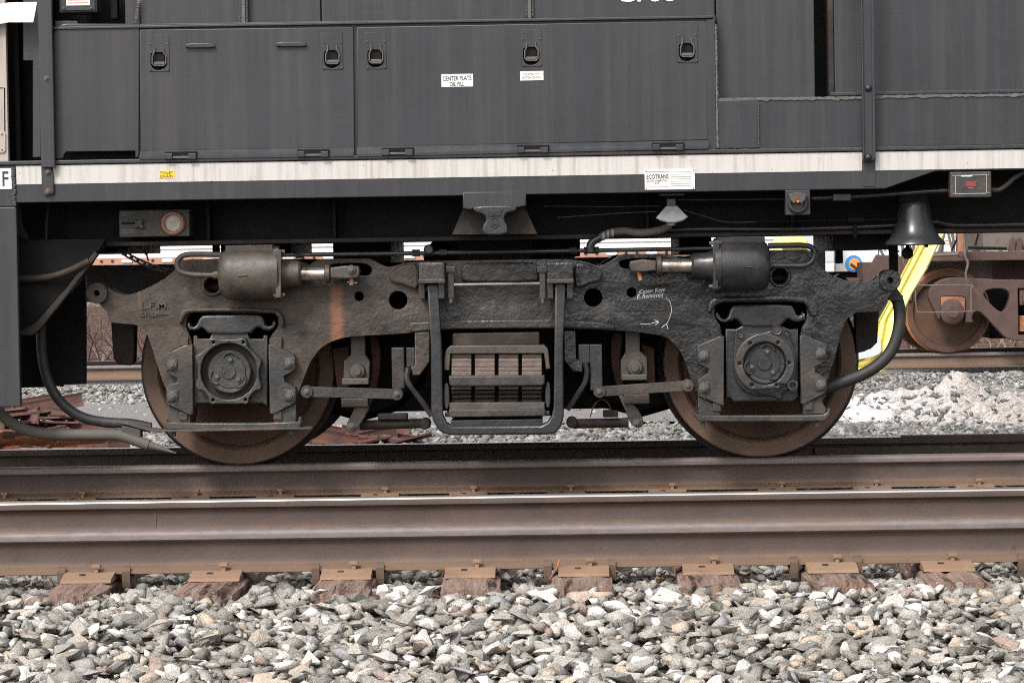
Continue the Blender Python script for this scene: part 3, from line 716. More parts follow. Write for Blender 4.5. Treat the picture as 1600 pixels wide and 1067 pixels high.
# wheels
RW = .508
def wheel(cx, Y0, mir, label):
    """Y0 = outer face; mir = +1 for the near side"""
    p = [(0, .02), (.085, .02), (.10, .028), (.12, .055), (.20, .070), (.33, .060), (.405, .038), (.42, .012), (.432, 0.0), (.500, 0.0), (RW-.002, .006), (RW, .012), (RW+.0025, .09), (RW+.006, .098), (RW+.018, .106), (RW+.026, .116), (RW+.026, .126), (RW+.018, .138), (RW+.004, .14), (.43, .14), (.40, .115), (.2, .10), (.09, .14), (0, .14)]
    bm = lathe_bm(p, 96); bm.transform(Matrix.Translation((cx, Y0, RW)) @ Matrix.Diagonal((1, mir, 1, 1)) @ AX['Y'])
    bmesh.ops.recalc_face_normals(bm, faces=bm.faces); me = bpy.data.meshes.new('wheel'); bm.to_mesh(me); bm.free()
    for m_ in ('wheel_rust', 'wheel_rim', 'wheel_dark'): me.materials.append(M[m_])
    for f in me.polygons:
        c = f.center; r = math.hypot(c.x-cx, c.z-RW); dd = abs(c.y-Y0)
        f.material_index = 2 if r > .505 else (1 if r > .425 and dd < .03 else 0)
    return finish('wheel', me, 'wheel_rust', T, True, label)
AXC = [P(359.5, 581, -.45).x, P(1194.7, 568, -.45).x]
for cx in AXC:
    wheel(cx, -.064, 1, None); wheel(cx, 1.569, -1, None)
    lathe('axle', (cx, -.3, RW), [(0, 0), (.085, 0), (.085, 2.1), (0, 2.1)], 'under_black', T)
# frame on the other side, cross members and motors
def mirror_px(px): return px
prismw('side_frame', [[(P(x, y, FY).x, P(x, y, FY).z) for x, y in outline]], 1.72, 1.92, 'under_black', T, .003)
xc = P(777, 500, 0).x
boxw('transom', P(588, 0, 0).x, P(692, 0, 0).x, .3, 1.4, .25, .98, 'under_black', T, .01)
boxw('transom', P(864, 0, 0).x, P(985, 0, 0).x, .3, 1.4, .25, .98, 'under_black', T, .01)
boxw('bolster', P(690, 0, 0).x, P(860, 0, 0).x, -.18, 1.68, .24, .98, 'under_black', T, .02)
lathe('center_bowl', (xc, .75, .98), [(.42, 0), (.42, .14), (.36, .2), (0, .2)], 'under_black', T, 'Z')
box('side_bearing', 714, 374, 832, 408, .1, .5, 'under_brown', T, .006)
for cx, sg in ((AXC[0], 1), (AXC[1], -1)):
    mx = cx+sg*.62
    bm = lathe_bm([(0, 0), (.36, 0), (.4, .05), (.4, .95), (.36, 1.0), (0, 1.0)], 12); bm.transform(Matrix.Translation((mx, .25, .60)) @ AX['Y'])
    bm_done('traction_motor', bm, 'under_black', T, False)
# axle boxes with covers, liners and tie bars
def zB(l): return zA(l, 200, 480)
def zF(l): return zA(l, 1060, 480)
def plate_set(left, right, bl, br, tr):
    for pl, bs in ((left, bl), (right, br)):
        o = prism('pedestal_plate', tr(pl), FY-.055, FY+.01, 'grey_iron', T, bev=.005)
        for b in bs:
            q = tr([b])[0]; box('bolt_pad', q[0]-9, q[1]-9, q[0]+9, q[1]+9, FY-.062, FY-.04, 'grey_iron', o, .003)
            bolt(o, q[0], q[1], FY-.064, 7.6)
plate_set([(535,310),(465,320),(315,395),(313,500),(330,550),(405,590),(405,622),(320,660),(320,805),(510,900),(545,890)],
          [(1170,310),(1210,310),(1385,395),(1395,430),(1395,520),(1300,575),(1305,620),(1395,665),(1400,795),(1215,890),(1180,885)],
          [(365,480),(370,740)], [(1345,465),(1350,735)], zB)
plate_set([(380,240),(345,240),(160,320),(155,430),(165,470),(252,515),(250,548),(165,600),(165,740),(380,825)],
          [(1015,235),(1060,235),(1225,300),(1245,330),(1235,450),(1140,495),(1140,540),(1230,590),(1228,715),(1045,810),(1020,800)],
          [(210,405),(213,670)], [(1185,385),(1187,650)], zF)
for pts, tr in (([(430,320),(430,250),(500,250),(500,330)], zB), ([(1205,320),(1205,250),(1280,250),(1280,340)], zB), ([(272,280),(272,185),(345,185),(345,260)], zF), ([(1035,250),(1035,172),(1110,172),(1110,270)], zF)):
    prism('liner_top', tr(pts), FY-.025, FY+.02, 'truck_paint', T, bev=.004)
for pts, tr in (([(330,820),(520,900),(522,975),(330,980)], zB), ([(1400,800),(1215,890),(1215,965),(1400,962)], zB), ([(162,745),(350,830),(350,900),(162,905)], zF), ([(1225,720),(1195,790),(1235,850),(1225,888),(1040,892),(1040,810)], zF)):
    prism('pedestal_foot', tr(pts), FY-.03, FY+.05, 'grey_iron', T, bev=.005)
for x, y, tr in ((460,910,zB), (1245,905,zB), (320,835,zF), (1085,825,zF)):
    q = tr([(x, y)])[0]; box('wedge_block', q[0]-6.5, q[1]-7, q[0]+6.5, q[1]+6, FY-.045, FY, 'grey_iron', T, .004)
# spring seats inside the pedestal pockets
prism('equalizer_seat', zB([(492,190),(498,110),(520,160),(560,165),(600,80),(640,62),(1080,62),(1125,85),(1145,160),(1205,150),(1222,95),(1228,165),(1180,200),(1130,195),(1085,165),(1050,185),(1020,225),(670,225),(640,190),(610,168),(570,195)]), FY-.02, -.2, 'grey_iron', T, bev=.012, sm=1)
prism('equalizer_seat', zA([(640,720),(640,665),(665,735),(725,745),(760,640),(800,622),(1250,615),(1280,640),(1310,715),(1355,700),(1360,660),(1372,745),(1330,765),(1270,760),(1235,735),(1200,770),(1170,805),(860,805),(840,780),(800,735),(760,760),(680,765)], 1000, 360), FY-.02, -.2, 'black_iron', T, bev=.012, sm=1)
for x0, y0, x1, y1 in ((293,489,435,536), (1117,473,1260,525)):
    box('pocket_back', x0-4, y0-3, x1+4, y1, -.16, -.12, 'under_black', T)
# left axle box
A1 = prism('axle_box', zB([(545,240),(570,232),(580,262),(680,262),(700,215),(995,215),(1010,262),(1125,262),(1130,232),(1162,236),(1162,822),(1120,800),(580,800),(560,830),(545,825)]), FY-.005, -.13, 'grey_iron', T, bev=.006, holes=[tuple(x) for x in []])
c1 = (357.5, 580.3)
ring = zB([(672,290),(690,262),(720,255),(760,268),(910,268),(945,255),(975,262),(992,292),(990,325),(1050,385),(1085,420),(1110,440),(1105,480),(1090,520),(1090,600),(1110,640),(1105,690),(1060,690),(1010,745),(1005,790),(985,810),(950,800),(915,806),(770,806),(735,800),(700,812),(675,795),(675,755),(625,690),(580,690),(565,660),(568,620),(585,580),(582,480),(560,440),(562,400),(600,390),(625,370),(685,320)])
box_ring = prism('cover_ring', chaikin(ring, 1), FY-.075, FY, 'grey_iron', A1, holes=[(c1[0], c1[1], 44.5)] + [(*zB([q])[0], 2.2) for q in ((712,293),(960,293),(708,773),(978,770))], bev=.005)
lathe('bore', P(*c1, FY-.07), [(44.8/305, 0), (44.8/305, .06), (0, .06)], 'under_brown', A1, n=48)
def bearing_cap(c, rpx, bolts, cen, par, Y, mat, arcs):
    o = lathe('bearing_cap', P(*c, Y), [(rpx/305, .07), (rpx/305, .006), ((rpx-2)/305, 0), ((rpx-8)/305, .002), ((rpx-9)/305, -.004), (0, -.004)], mat, par, n=48)
    lathe('locking_plate', P(*cen, Y-.004), [(11.5/305, .01), (11.5/305, -.006), (10.5/305, -.009), (0, -.009)], mat, o, n=32)
    for b in bolts:
        bolt(o, b[0], b[1], Y-.006, 5.4, 'bolt_steel', washer=False); v = Vector((b[0]-c[0], b[1]-c[1])).normalized(); a0 = math.atan2(v.y, v.x)
        pts = [P(b[0]+11.5*math.cos(a0+t), b[1]+11.5*math.sin(a0+t), Y-.006) for t in np.linspace(-1.25, 1.25, 9)]
        tube('bolt_guard', pts, .006, mat, o, 8)
    for k in range(3):
        a = 2*PI*k/3+.9; bolt(o, cen[0]+8*math.cos(a), cen[1]+8*math.sin(a), Y-.012, 1.9, 'bolt_steel', 'rivet', False)
bearing_cap((358.5, 581), 34, zB([(852,437),(745,578),(920,600)]), (357.5, 581), A1, FY-.05, 'grey_iron', None)
for q in zB([(1150,770),(1150,700)]): pass
box('rust_streak_plate', 412, 520, 416, 634, FY-.03, FY, 'orange_rust', A1, .002) if False else None
# right axle box
A2 = prism('axle_box', zF([(392,180),(480,182),(540,150),(560,140),(800,140),(870,160),(930,185),(1000,180),(1005,750),(950,785),(460,785),(425,750),(395,760)]), FY-.005, -.13, 'black_iron', T, bev=.008)
c2 = (1195, 567.8)
prism('cover_ring', circ(c2[0], c2[1], 46.8, 64), FY-.075, FY, 'grey_iron', A2, holes=[(c2[0], c2[1], 34)] + [(*zF([q])[0], 2.8) for q in ((597,300),(828,295),(920,465),(820,645),(613,647),(510,470))], bev=.005)
prism('ring_flange', chaikin(zF([(470,260),(475,215),(500,195),(540,198),(580,225),(770,205),(775,165),(820,145),(860,165),(880,195),(920,190),(935,220),(930,260),(960,330),(985,400),(985,560),(965,620),(1000,610),(1000,660),(975,690),(920,680),(860,720),(870,760),(820,760),(800,740),(600,735),(500,650),(460,560),(460,380)]), 1), FY-.04, FY, 'black_iron', A2, bev=.006)
for x, y, r in ((515,225,5), (900,218,4.5), (820,188,7.5)):
    q = zF([(x, y)])[0]; lathe('lug', P(*q, FY-.06), [(0, -.004), (r*.5/305, -.004), (r*.55/305, .004), (r/305, .0), (r*1.1/305, .008), (r*1.1/305, .05)], 'grey_iron', A2, n=20)
q = zF([(952,650)])[0]; lathe('drain_spout', P(*q, FY-.08), [(0, .03), (5/305, .03), (5.2/305, 0), (8/305, 0), (8.5/305, .008), (9/305, .09)], 'grey_iron', A2, n=24)
q = zF([(846,733)])[0]; lathe('drain_hole', P(*q, FY-.008), [(0, .0), (4/305, .0), (4.2/305, .01)], 'under_black', A2, n=20)
bearing_cap((1195, 567.8), 32.5, zF([(740,370),(613,497),(787,540)]), (1194.6, 567.6), A2, FY-.05, 'black_iron', None)
# pedestal tie bars
def bar(pts, Y, rz, ry, name, mat, par):
    pass
prism('tie_bar', chaikin([(255,657), (259,656), (264,661), (466,660.5), (466,652), (471,650.5), (472,660), (468,668), (460,671), (262,672), (257,668)], 1), FY-.06, FY+.02, 'grey_iron', T, bev=.006)
prism('tie_bar', chaikin([(1082,643), (1087,644), (1093,649.5), (1284,648.5), (1292,645), (1294,637), (1298,638), (1297,648), (1290,657), (1280,658.5), (1095,659), (1088,655)], 1), FY-.06, FY+.02, 'grey_iron', T, bev=.006)
prism('hose_strap', [(187,661), (203,660.5), (236,670), (260,671.5), (487,667), (487,670.5), (262,675), (234,674), (212,668)], FY-.075, FY+.03, 'dusty_iron', T, bev=.002)
for x, y in ((455,674), (270,677), (1098,664), (1277,662)): box('tie_bar_nut', x-4, y-5, x+4, y+5, FY-.03, FY+.0, 'dusty_iron', T, .004)
# swing hangers and the spring plank
hang = [(667,444), (673,540), (673.5,640), (676,656), (683,669), (692,677), (705,680), (855,679), (868,676), (877,666), (881,650), (880,540), (884,442), (867,442), (866,540), (865,635), (862,650), (855,660), (845,665), (708,666), (698,661), (692,648), (690,540), (684,444)]
HY = -.585
prism('swing_hanger', hang, HY, HY+.06, 'black_iron', T, bev=.01)
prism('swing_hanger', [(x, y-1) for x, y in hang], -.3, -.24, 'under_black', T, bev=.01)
for x0, x1, s in ((654,695,1), (855,896,-1)):
    h = box('hanger_bracket', x0, 410, x1, 441.5, HY-.02, FY+.02, 'truck_paint', T, .01)
    box('bracket_lip', x0-.5, 436, x1+.5, 443, HY-.045, HY-.01, 'grey_iron', h, .005)
    for a, b in ((x0+.5, x0+9.5), (x1-10, x1-.5)): box('bracket_ear', a, 442, b, 467, HY-.005, FY+.01, 'black_iron', h, .004)
    lx = 700 if s > 0 else 843
    box('lock_plate', lx, 421, lx+9, 466, HY+.02, HY+.05, 'grey_iron', h, .003)
    box('lock_cap', lx-4, 416, lx+12, 426, HY+.01, HY+.07, 'black_iron', h, .004)
    box('lock_bolt', lx+2, 466, lx+7, 474, HY+.02, HY+.04, 'dusty_iron', h, .003)
    tubepx('hanger_pin', [((x0+x1)/2-16, 452), ((x0+x1)/2+16, 452)], HY+.03, 5, 'under_brown', h)
tubepx('locking_rod', [(709,445), (845,443)], HY+.03, 2.2, 'steel_grey', T)
# elliptic leaf springs
SY = -.50
box('bolster_end', 707, 520, 843, 540, SY+.03, 0, 'under_brown', T, .008)
cap = prism('spring_cap', [(694,578), (694,560), (697,546), (704,540), (850,539), (856,545), (860,576), (853,577), (850,552), (704,553), (702,579)], SY-.035, SY+.2, 'dusty_iron', T, bev=.006)
lsp = thing
for k in range(4):
    xs = (705.5, 742, 779, 815.5)[k]
    for j in range(5):
        yy = 553+6.9*j
        box('spring_leaf', xs, yy, xs+31, yy+6.6, SY-.005-.012*j, SY+.3, 'spring_steel', T, .004)
    for j in range(4):
        yy = 603.5+6.6*j
        box('spring_leaf', xs, yy, xs+31, yy+5.2, SY-.035+.014*j, SY+.3, 'spring_steel' if j < 1 else 'under_brown', T, .004)
box('spring_backing', 701, 553, 850, 630, SY+.06, SY+.25, 'under_black', T)
prism('spring_band', [(701,587), (851,586), (851.5,600), (846,603), (706,604), (702,601)], SY-.085, SY+.0, 'grey_iron', T, bev=.009)
prism('spring_seat', [(702,629), (851,628), (851,643), (848,651), (706,652.5), (702,645)], SY-.045, SY+.25, 'dusty_iron', T, bev=.006)
prism('spring_seat_lip', [(701,640), (852,639), (852,650), (702,651.5)], SY-.07, SY-.03, 'grey_iron', T, bev=.006)
box('plank_pin', 695, 643, 859, 650, SY-.03, SY+.02, 'black_iron', T, .005)
box('spring_plank', 704, 655.5, 847.5, 665.5, SY-.05, SY+.25, 'black_iron', T, .004)
for x0, x1, y0, y1 in ((693.5,702,599,639), (852,860,597,637)): prism('spring_clip', chaikin([(x0, y0), (x1, y0), (x1, y1), (x0, y1)], 2), SY-.05, SY+.05, 'grey_iron', T, bev=.004)
# brake rigging, both sides of the springs
def rigging(R):
    (lx0, ly0, lx1, ly1) = R['link']
    v = Vector((lx1-lx0, ly1-ly0)).normalized(); n = Vector((-v.y, v.x))
    a, b = Vector((lx0, ly0)), Vector((lx1, ly1))
    YB = FY-.045
    o = prism('brake_link', [tuple(a+n*8), tuple(b+n*8), tuple(b-n*8), tuple(a-n*8)], YB, YB+.025, 'grey_iron', T, bev=.003)
    for q in ((lx0, ly0), (lx1, ly1)):
        lathe('link_eye', P(*q, YB-.012), [(0, 0), (9/305, 0), (10/305, .004), (10/305, .05), (0, .05)], 'grey_iron', o, n=24); bolt(o, q[0], q[1], YB-.013, 5)
    box('guide_tube', *R['tube'], YB+.03, YB+.11, 'black_iron', T, .006)
    box('guide_bracket', *R['brk'], YB+.03, YB+.08, 'black_iron', T, .004)
    prism('hanger_gusset', R['gus'], FY-.02, FY+.2, 'truck_paint', T, bev=.005)
    tubepx('safety_strap', R['strap'], FY-.03, 4.4, 'black_iron', T, 8)
    h = prism('brake_hanger', R['hang'], -.30, -.22, 'dusty_iron', T, bev=.008)
    lathe('pivot_pin', P(*R['piv'], -.33), [(0, -.03), (6/301, -.03), (6/301, -.005), (11/301, -.004), (12.5/301, .004), (12.5/301, .06)], 'dusty_iron', h, n=24)
    for q in R['pads']: box('shoe_pad', *q, -.37, -.25, 'dusty_iron', h, .006)
    prism('brake_lever', R['lever'], -.34, -.29, 'dusty_iron', T, bev=.006, sm=1); bolt(T, *R['lpin'], -.342, 6, 'bolt_steel', 'lever_pin')
    prism('brake_shoe', R['shoe'], -.1, .03, 'wheel_rust', T, bev=.008, sm=1)
    prism('shoe_head', R['head'], -.14, -.05, 'wheel_rust', T, bev=.006)
    t = tubepx('brake_beam', R['beam'], -.25, 7.6, 'under_brown', T, 14, False)
    lathe('beam_end', P(*R['bend'], -.30), [(0, -.01), (7/301, -.008), (9/301, .0), (9/301, .08), (0, .08)], 'under_brown', t, n=18)
    box('beam_adjuster', *R['adj'], -.29, -.22, 'under_brown', t, .008)
rigging(dict(link=(479,612,620,615.6), tube=(612,543,632,607), brk=(635,543,648,573), gus=[(648,520),(671,518),(671,565),(656,586),(644,586),(642,573),(648,572)],
  strap=[(638,574), (636,590), (641,603), (657,624), (675,650)], hang=[(547,522), (571,522), (571,554), (578,564), (577,598), (536,598), (537,564), (548,554)], piv=(558,580),
  pads=[(534,591,576,601), (533,622,575,636)], lever=[(556,632), (579,632), (574,645), (560,668), (552,677), (542,674), (540,664), (548,650)], lpin=(549.5,665.5),
  shoe=[(588,524), (594,540), (595,562), (592,590), (585,618), (575,640), (568,640), (576,610), (581,580), (580,550), (576,524)], head=[(519,545),(545,540),(545,610),(527,612)],
  beam=[(562,664), (672,661)], bend=(664,662), adj=(590,646,637,656)))
rigging(dict(link=(1074.7,602.4,936.7,611.8), tube=(922,538,941,610), brk=(904,538,921.5,567.5), gus=[(882,517),(899,517),(900,560),(910,567),(910,581),(896,581),(882,564)],
  strap=[(914,567), (917,580), (914,597), (902,617), (886,640)], hang=[(977,516), (1000,516), (1000,548), (1011,558), (1012,594), (970,594), (970,562), (977,550)], piv=(992,574),
  pads=[(971,585,1011,594), (975,615.6,1015,631)], lever=[(964,612), (986,628), (998,640), (1006,656), (1004,667), (993,669), (985,661), (976,640)], lpin=(995,660),
  shoe=[(955,520), (954,560), (958,585), (966,612), (976,630), (983,628), (974,600), (969,570), (971,540), (974,518)], head=[(1002,535),(1022,545),(1024,600),(1008,596)],
  beam=[(982,660), (896,662)], bend=(893.7,660), adj=(942,641,966,652)))
tubepx('cotter_wire', [(922,652), (928,634), (940,624), (951,631), (955,644)], -.3, .9, 'dusty_iron', T, 6)
# brake cylinders
def cyl(name, x0, x1, yc, r, nose, rod, collar, clevis, mir, mat):
    Yc = -.52; s = S(Yc); cL = P((x0+x1)/2, yc, Yc); hl = (x1-x0)/2/s; R = r/s
    prof = [(0, -hl), (R*.62, -hl), (R*.82, -hl+.012), (R*.95, -hl+.035), (R, -hl+.07), (R, hl-.03), (R*1.05, hl-.03), (R*1.05, hl), (0, hl)]
    c = lathe('brake_cylinder', cL, [(a, b*mir) for a, b in prof], mat, T, 'X', 48)
    nx0, nx1, nr = nose; q = P(nx0, yc, Yc); L = abs(nx1-nx0)/s
    lathe('cylinder_head', q, [(a/s, b*L*mir) for a, b in ((nr*1.15, 0), (nr*1.1, .15), (nr, .3), (nr*.97, .9), (nr*.8, 1), (0, 1))], mat, c, 'X', 40)
    tubepx('push_rod', [(rod[0], yc), (rod[1], yc)], Yc, 10.5, 'chrome_rod', c, 24, False)
    q = P(collar, yc, Yc); lathe('rod_collar', q, [(0, -4.5/s), (13/s, -4.5/s), (15/s, -3/s), (15/s, 3/s), (13/s, 4.5/s), (0, 4.5/s)], 'dusty_iron', c, 'X', 28)
    k = prism('clevis', clevis, Yc-.045, Yc+.045, 'dusty_iron', c, bev=.008)
    box('top_bracket', (x0+x1)/2-38, yc-r-4, (x0+x1)/2+36, yc-r+6, Yc-.06, Yc+.12, 'dusty_iron' if mir > 0 else 'black_iron', c, .004)
    fx = x1 if mir > 0 else x0
    for yy in (yc-r*.85, yc+r*.8): bolt(c, fx-4*mir, yy, Yc-.085, 5); tubepx('flange_bolt', [(fx-10*mir, yy), (fx+8*mir, yy)], Yc-.085, 3, 'bolt_steel', c, 8, False)
    prism('cylinder_mount', [(fx-6*mir, yc+r*.9), (fx-8*mir, yc-r*.9), (fx+2*mir, yc-r*.9), (fx+2*mir, yc+r*.9)], Yc-.12, Yc-.09, mat, c, bev=.003)
    tubepx('cast_mark', [((x0+x1)/2-18*mir, yc+3), ((x0+x1)/2-4*mir, yc+2)], Yc-R*1.0, 1.6, mat, c)
    return c
cyl('a', 343, 437, 428, 41, (437,471,21), (468,510), 512, [(516,418), (540,415), (560,416), (562,424), (559,434), (540,436), (516,434)], 1, 'dusty_iron')
cyl('b', 1116, 1202, 415, 41, (1116,1080,21), (1082,1034), 1030, [(1025,407), (1004,405), (985,408), (983,416), (987,424), (1004,425), (1025,423)], -1, 'black_iron')
bolt(T, 549, 421, -.57, 7, 'bolt_steel', 'clevis_nut'); tubepx('clevis_pin', [(549,430), (549,445)], -.53, 3.5, 'orange_rust', T, 8, False)
tubepx('clevis_pin', [(996,420), (1001,438)], -.53, 3.2, 'orange_rust', T, 8, False); tubepx('cotter_key', [(542,441), (558,442)], -.54, 1, 'steel_grey', T, 6, False)
tubepx('brake_pipe', [(436,399), (470,398.2), (670,395.5), (925,391.5), (1120,388)], -.47, 3.4, 'black_iron', T, 12)
for x in (468, 650, 672, 692, 896, 918, 930): tubepx('pipe_coupling', [(x-6, 398.3-(x-470)*.0156), (x+6, 398.1-(x-470)*.0156)], -.47, 5.5, 'black_iron', T, 8, False)
lathe('pipe_tee', P(670, 390, -.5), [(0, -.02), (6/304, -.02), (8/304, -.008), (8/304, .04), (0, .04)], 'black_iron', T, n=12)
tubepx('brake_pipe', [(350,398), (310,397.5), (290,398.5), (280,404), (276.5,413), (281,424), (297,428.5), (320,430), (345,430)], -.53, 4.3, 'dusty_iron', T, 14)
tubepx('brake_pipe', [(1200,384), (1230,383.5), (1255,383.5), (1268,387), (1273,396), (1269,408), (1257,414.5), (1235,415), (1206,415)], -.53, 4.3, 'black_iron', T, 14)
tubepx('pipe_union', [(333,430), (343,430)], -.53, 6.5, 'dusty_iron', T, 8, False)
# sand hoses with their bracket
hs = tag(tubepx('sand_hose', [(-25,612), (0,645), (22,663), (50,674), (90,679), (140,679), (185,680), (212,688), (232,695)], FY-.05, 9, 'rubber_dusty', None, 16), 'grey dusty sand hose sagging ahead of the wheel', 'hose')
bm = bmesh.new(); tube_bm(bm, [P(228, 693.5, FY-.05), P(250, 700, FY-.05), P(275, 708, FY-.05)], 8/S(FY), 12, True, .12); bm_done('hose_nozzle', bm, 'rubber_dusty', hs, True)
prism('hose_bracket', [(190,664), (219,671), (219,690), (200,692), (190,680)], FY-.07, FY+.03, 'dusty_iron', hs, bev=.004)
hs2 = tag(tubepx('air_hose', [(75,440), (66,490), (65,545), (74,592), (95,628), (125,650), (160,659), (205,662), (236,668)], FY+.1, 8, 'rubber', None, 16), 'black rubber hose looping down behind the grey step panel', 'hose')
hs3 = tag(tubepx('sand_hose', [(1391,452), (1404,475), (1405,510), (1394,545), (1372,570), (1345,586), (1318,596), (1290,606)], FY+.12, 9.5, 'rubber', None, 16), 'thick black rubber hose hanging from the end boss beside the yellow chute', 'hose')
prism('hose_clamp', [(1381,464), (1399,452), (1412,463), (1408,470), (1394,470)], FY+.06, FY+.16, 'rubber', hs3, bev=.004)
prism('sand_box', [(173,500), (211,500), (209,566), (203,571), (184,570), (177,560)], -.05, .06, 'under_brown', T, bev=.008)
prism('sand_box', [(1336,484), (1374,484), (1371,535), (1361,545), (1338,553)], -.05, .06, 'under_brown', T, bev=.008)

# ------------------------------------------------------------------ locomotive body
BY = -.80
LOC = thing('locomotive', (P(777, 600, 0).x, .75, 1.15), 'dark grey locomotive body with white stripe, latched doors and bell', 'locomotive')
XL, XR = -4.6, 4.6
def X(px, Y=BY): return P(px, 300, Y).x
zs1 = zat(800, 246, BY); zs0 = zat(800, 276, BY); zb = zat(800, 304.5, BY)      # stripe top, stripe bottom, sill bottom
xtap0, xtap1 = X(1383), X(1462)
prismw('side_sill', [[(XL, zs1), (XR, zs1), (XR, zs0-.005), (xtap1, zs0-.008), (xtap0, zb), (X(25), zb), (X(25), zb-.018), (XL, zb-.018)]], BY, BY+.1, 'body_paint', LOC, .004)
for a, b in ((26, 65.5), (83.5, 1347.5), (1368, 2100)):
    boxw('stripe', X(a), X(b), BY-.0025, BY+.002, zs0, zs1-.003, 'white_stripe', LOC, .0005)
boxw('walkway_lip', XL, XR, BY-.012, BY+.3, zs1+.002, zs1+.022, 'body_paint', LOC, .004)
boxw('walkway_deck', XL, XR, BY+.3, BY+2.8, zs1-.02, zs1+.01, 'under_black', LOC, .004)
# weld bead at the sill joint
bm = bmesh.new()
for k in range(16): bmbox(bm, (X(22)+random.uniform(-.004,.004), BY-.004, zb+.19*k/16-.01), (.018, .012, .014), Euler((0, random.uniform(-.5,.5), 0)).to_matrix())
bm_done('weld_bead', bm, 'body_paint', LOC, False, None, .003)
# lower front panel, doors
DY = BY+.015
prism('fixed_panel', [(84,52), (88,45), (96,39), (104,37.5), (217,37.5), (217,246), (211,246), (211,236), (104,237.5), (101,241), (98,248), (84,249)], DY, DY+.05, 'body_paint', LOC, bev=.004)
prism('panel_backing', [(86,33), (120,33), (123,40), (90,60), (86,60)], DY+.02, DY+.06, 'body_paint', LOC, bev=.002)
boxw('vent_recess', X(84), X(217), DY+.12, DY+.16, zat(150, 252, DY), zat(150, 228, DY), 'under_black', LOC)
0 and tubepx('panel_crease', [(146,143), (170,144), (190,144)], DY-.0, 1.2, 'body_paint', LOC, 8)
def quadp(name, x0, x1, yt0, yt1, yb0, yb1, Y0, Y1, mat, par, bev=.004):
    return prism(name, [(x0, yt0), (x1, yt1), (x1, yb1), (x0, yb0)], Y0, Y1, mat, par, bev=bev)
LP = ((248,84), (519,81), (587,80), (830,76), (1073.5,70))
def lhole(x, y): return chaikin([(x-12, y-2), (x+10, y-2), (x+13, y+8), (x+12, y+20), (x+5, y+26), (x-5, y+26), (x-12, y+20), (x-13, y+8)], 1)
prism('body_frame', [(217,38), (1118,24.5), (1118,234), (217,249)], DY+.016, DY+.1, 'body_paint', LOC, holes=[lhole(*q) for q in LP])
def latch(par, x, y):
    Y = DY
    pl = prism('latch', chaikin([(x-16, y-29), (x+16, y-29.5), (x+17, y+28), (x-15, y+28.5)], 0), Y-.006, Y+.004, 'body_paint', par, holes=[chaikin([(x-12, y-2), (x+10, y-2), (x+13, y+8), (x+12, y+20), (x+5, y+26), (x-5, y+26), (x-12, y+20), (x-13, y+8)], 1)], bev=.0015)
    prism('recess', [(x-16, y-6), (x+16, y-6), (x+16, y+30), (x-16, y+30)], Y+.05, Y+.06, 'under_black', pl, bev=.001)
    tubepx('bail', [(x-7, y-10), (x-7, y-2), (x-10, y+4), (x-10, y+16), (x-7, y+19), (x+8, y+19), (x+11, y+15), (x+11, y+3), (x+7, y-3), (x+7, y-10)], Y-.012, 1.2, 'bolt_steel', pl, 8, False)
    box('paddle', x-8, y-2, x+9, y+15, Y+.006, Y+.012, 'under_black', pl, .002); box('paddle_lip', x-8, y+13, x+9, y+17.5, Y-.006, Y+.008, 'bolt_steel', pl, .002)
    for dx, dy in ((-13.5,-14.5), (13.5,-15), (-12.5,25.5), (14.5,25)): bolt(pl, x+dx, y+dy, Y-.006, 2.2, 'bolt_steel', 'screw', False)
def hinge(par, x, y):
    pl = box('hinge', x-25.5, y-6, x+24.5, y+6.5, DY-.038, DY-.01, 'under_black', par, .001)
    box('knuckle', x-25, y-3, x-14, y+6, DY-.05, DY-.02, 'body_paint', pl, .003); box('knuckle', x+11, y-3, x+23, y+6, DY-.05, DY-.02, 'body_paint', pl, .003)
    box('pin_bar', x-14, y+1.2, x+12, y+4.4, DY-.04, DY-.025, 'bolt_steel', pl, .001)
D1 = prism('battery_door', [(218,46.8), (549,42.7), (552,45), (554,231), (219,236.5)], DY-.002, DY+.014, 'body_paint', LOC, bev=.004, holes=[lhole(*q) for q in LP[:2]])
D2 = prism('battery_door', [(558,43), (1099,32.8), (1104,36), (1107,219), (558,230.5)], DY-.002, DY+.014, 'body_paint', LOC, bev=.004, holes=[lhole(*q) for q in LP[2:]])
def ledge(par, x0, yt0, yb0, x1, yt1, yb1):
    bm = bmesh.new(); R = []
    for x, yt, yb in ((x0, yt0, yb0), (x1, yt1, yb1)):
        a, b = P(x, yt, DY), P(x, yb, DY-.04); h = a.z-b.z
        R.append([bm.verts.new(v) for v in ((a.x, DY-.004, a.z), (a.x, DY-.034, a.z-h*.72), (a.x, DY-.034, b.z), (a.x, DY+.02, b.z), (a.x, DY+.02, a.z))])
    for k in range(5): bm.faces.new((R[0][k], R[0][(k+1) % 5], R[1][(k+1) % 5], R[1][k]))
    bm.faces.new(R[0]); bm.faces.new(R[1][::-1]); bm_done('door_ledge', bm, 'body_paint', par, False, None, .003)
ledge(D1, 219, 236.3, 249, 553, 230.5, 244.5); ledge(D2, 558, 230, 245, 1107, 219.5, 232.5)
for x, y in ((248,84), (519,81)): latch(D1, x, y)
for x, y in ((587,80), (830,76), (1073.5,70)): latch(D2, x, y)
for x, y in ((283,243), (490,239.5)): hinge(D1, x, y)
for x, y in ((622,237), (833.5,233), (1045,229)): hinge(D2, x, y)
for a, b in ((289,336), (431,479)):
    q = prism('door_rib', chaikin([(a, 72.5-(a-289)*.014), (a+2, 68-(a-289)*.014), (b-3, 67.5-(a-289)*.014), (b, 73-(a-289)*.014), (b-1, 75-(a-289)*.014), (a+1, 75.5-(a-289)*.014)], 1), DY-.022, DY, 'body_paint', D1, bev=.004)
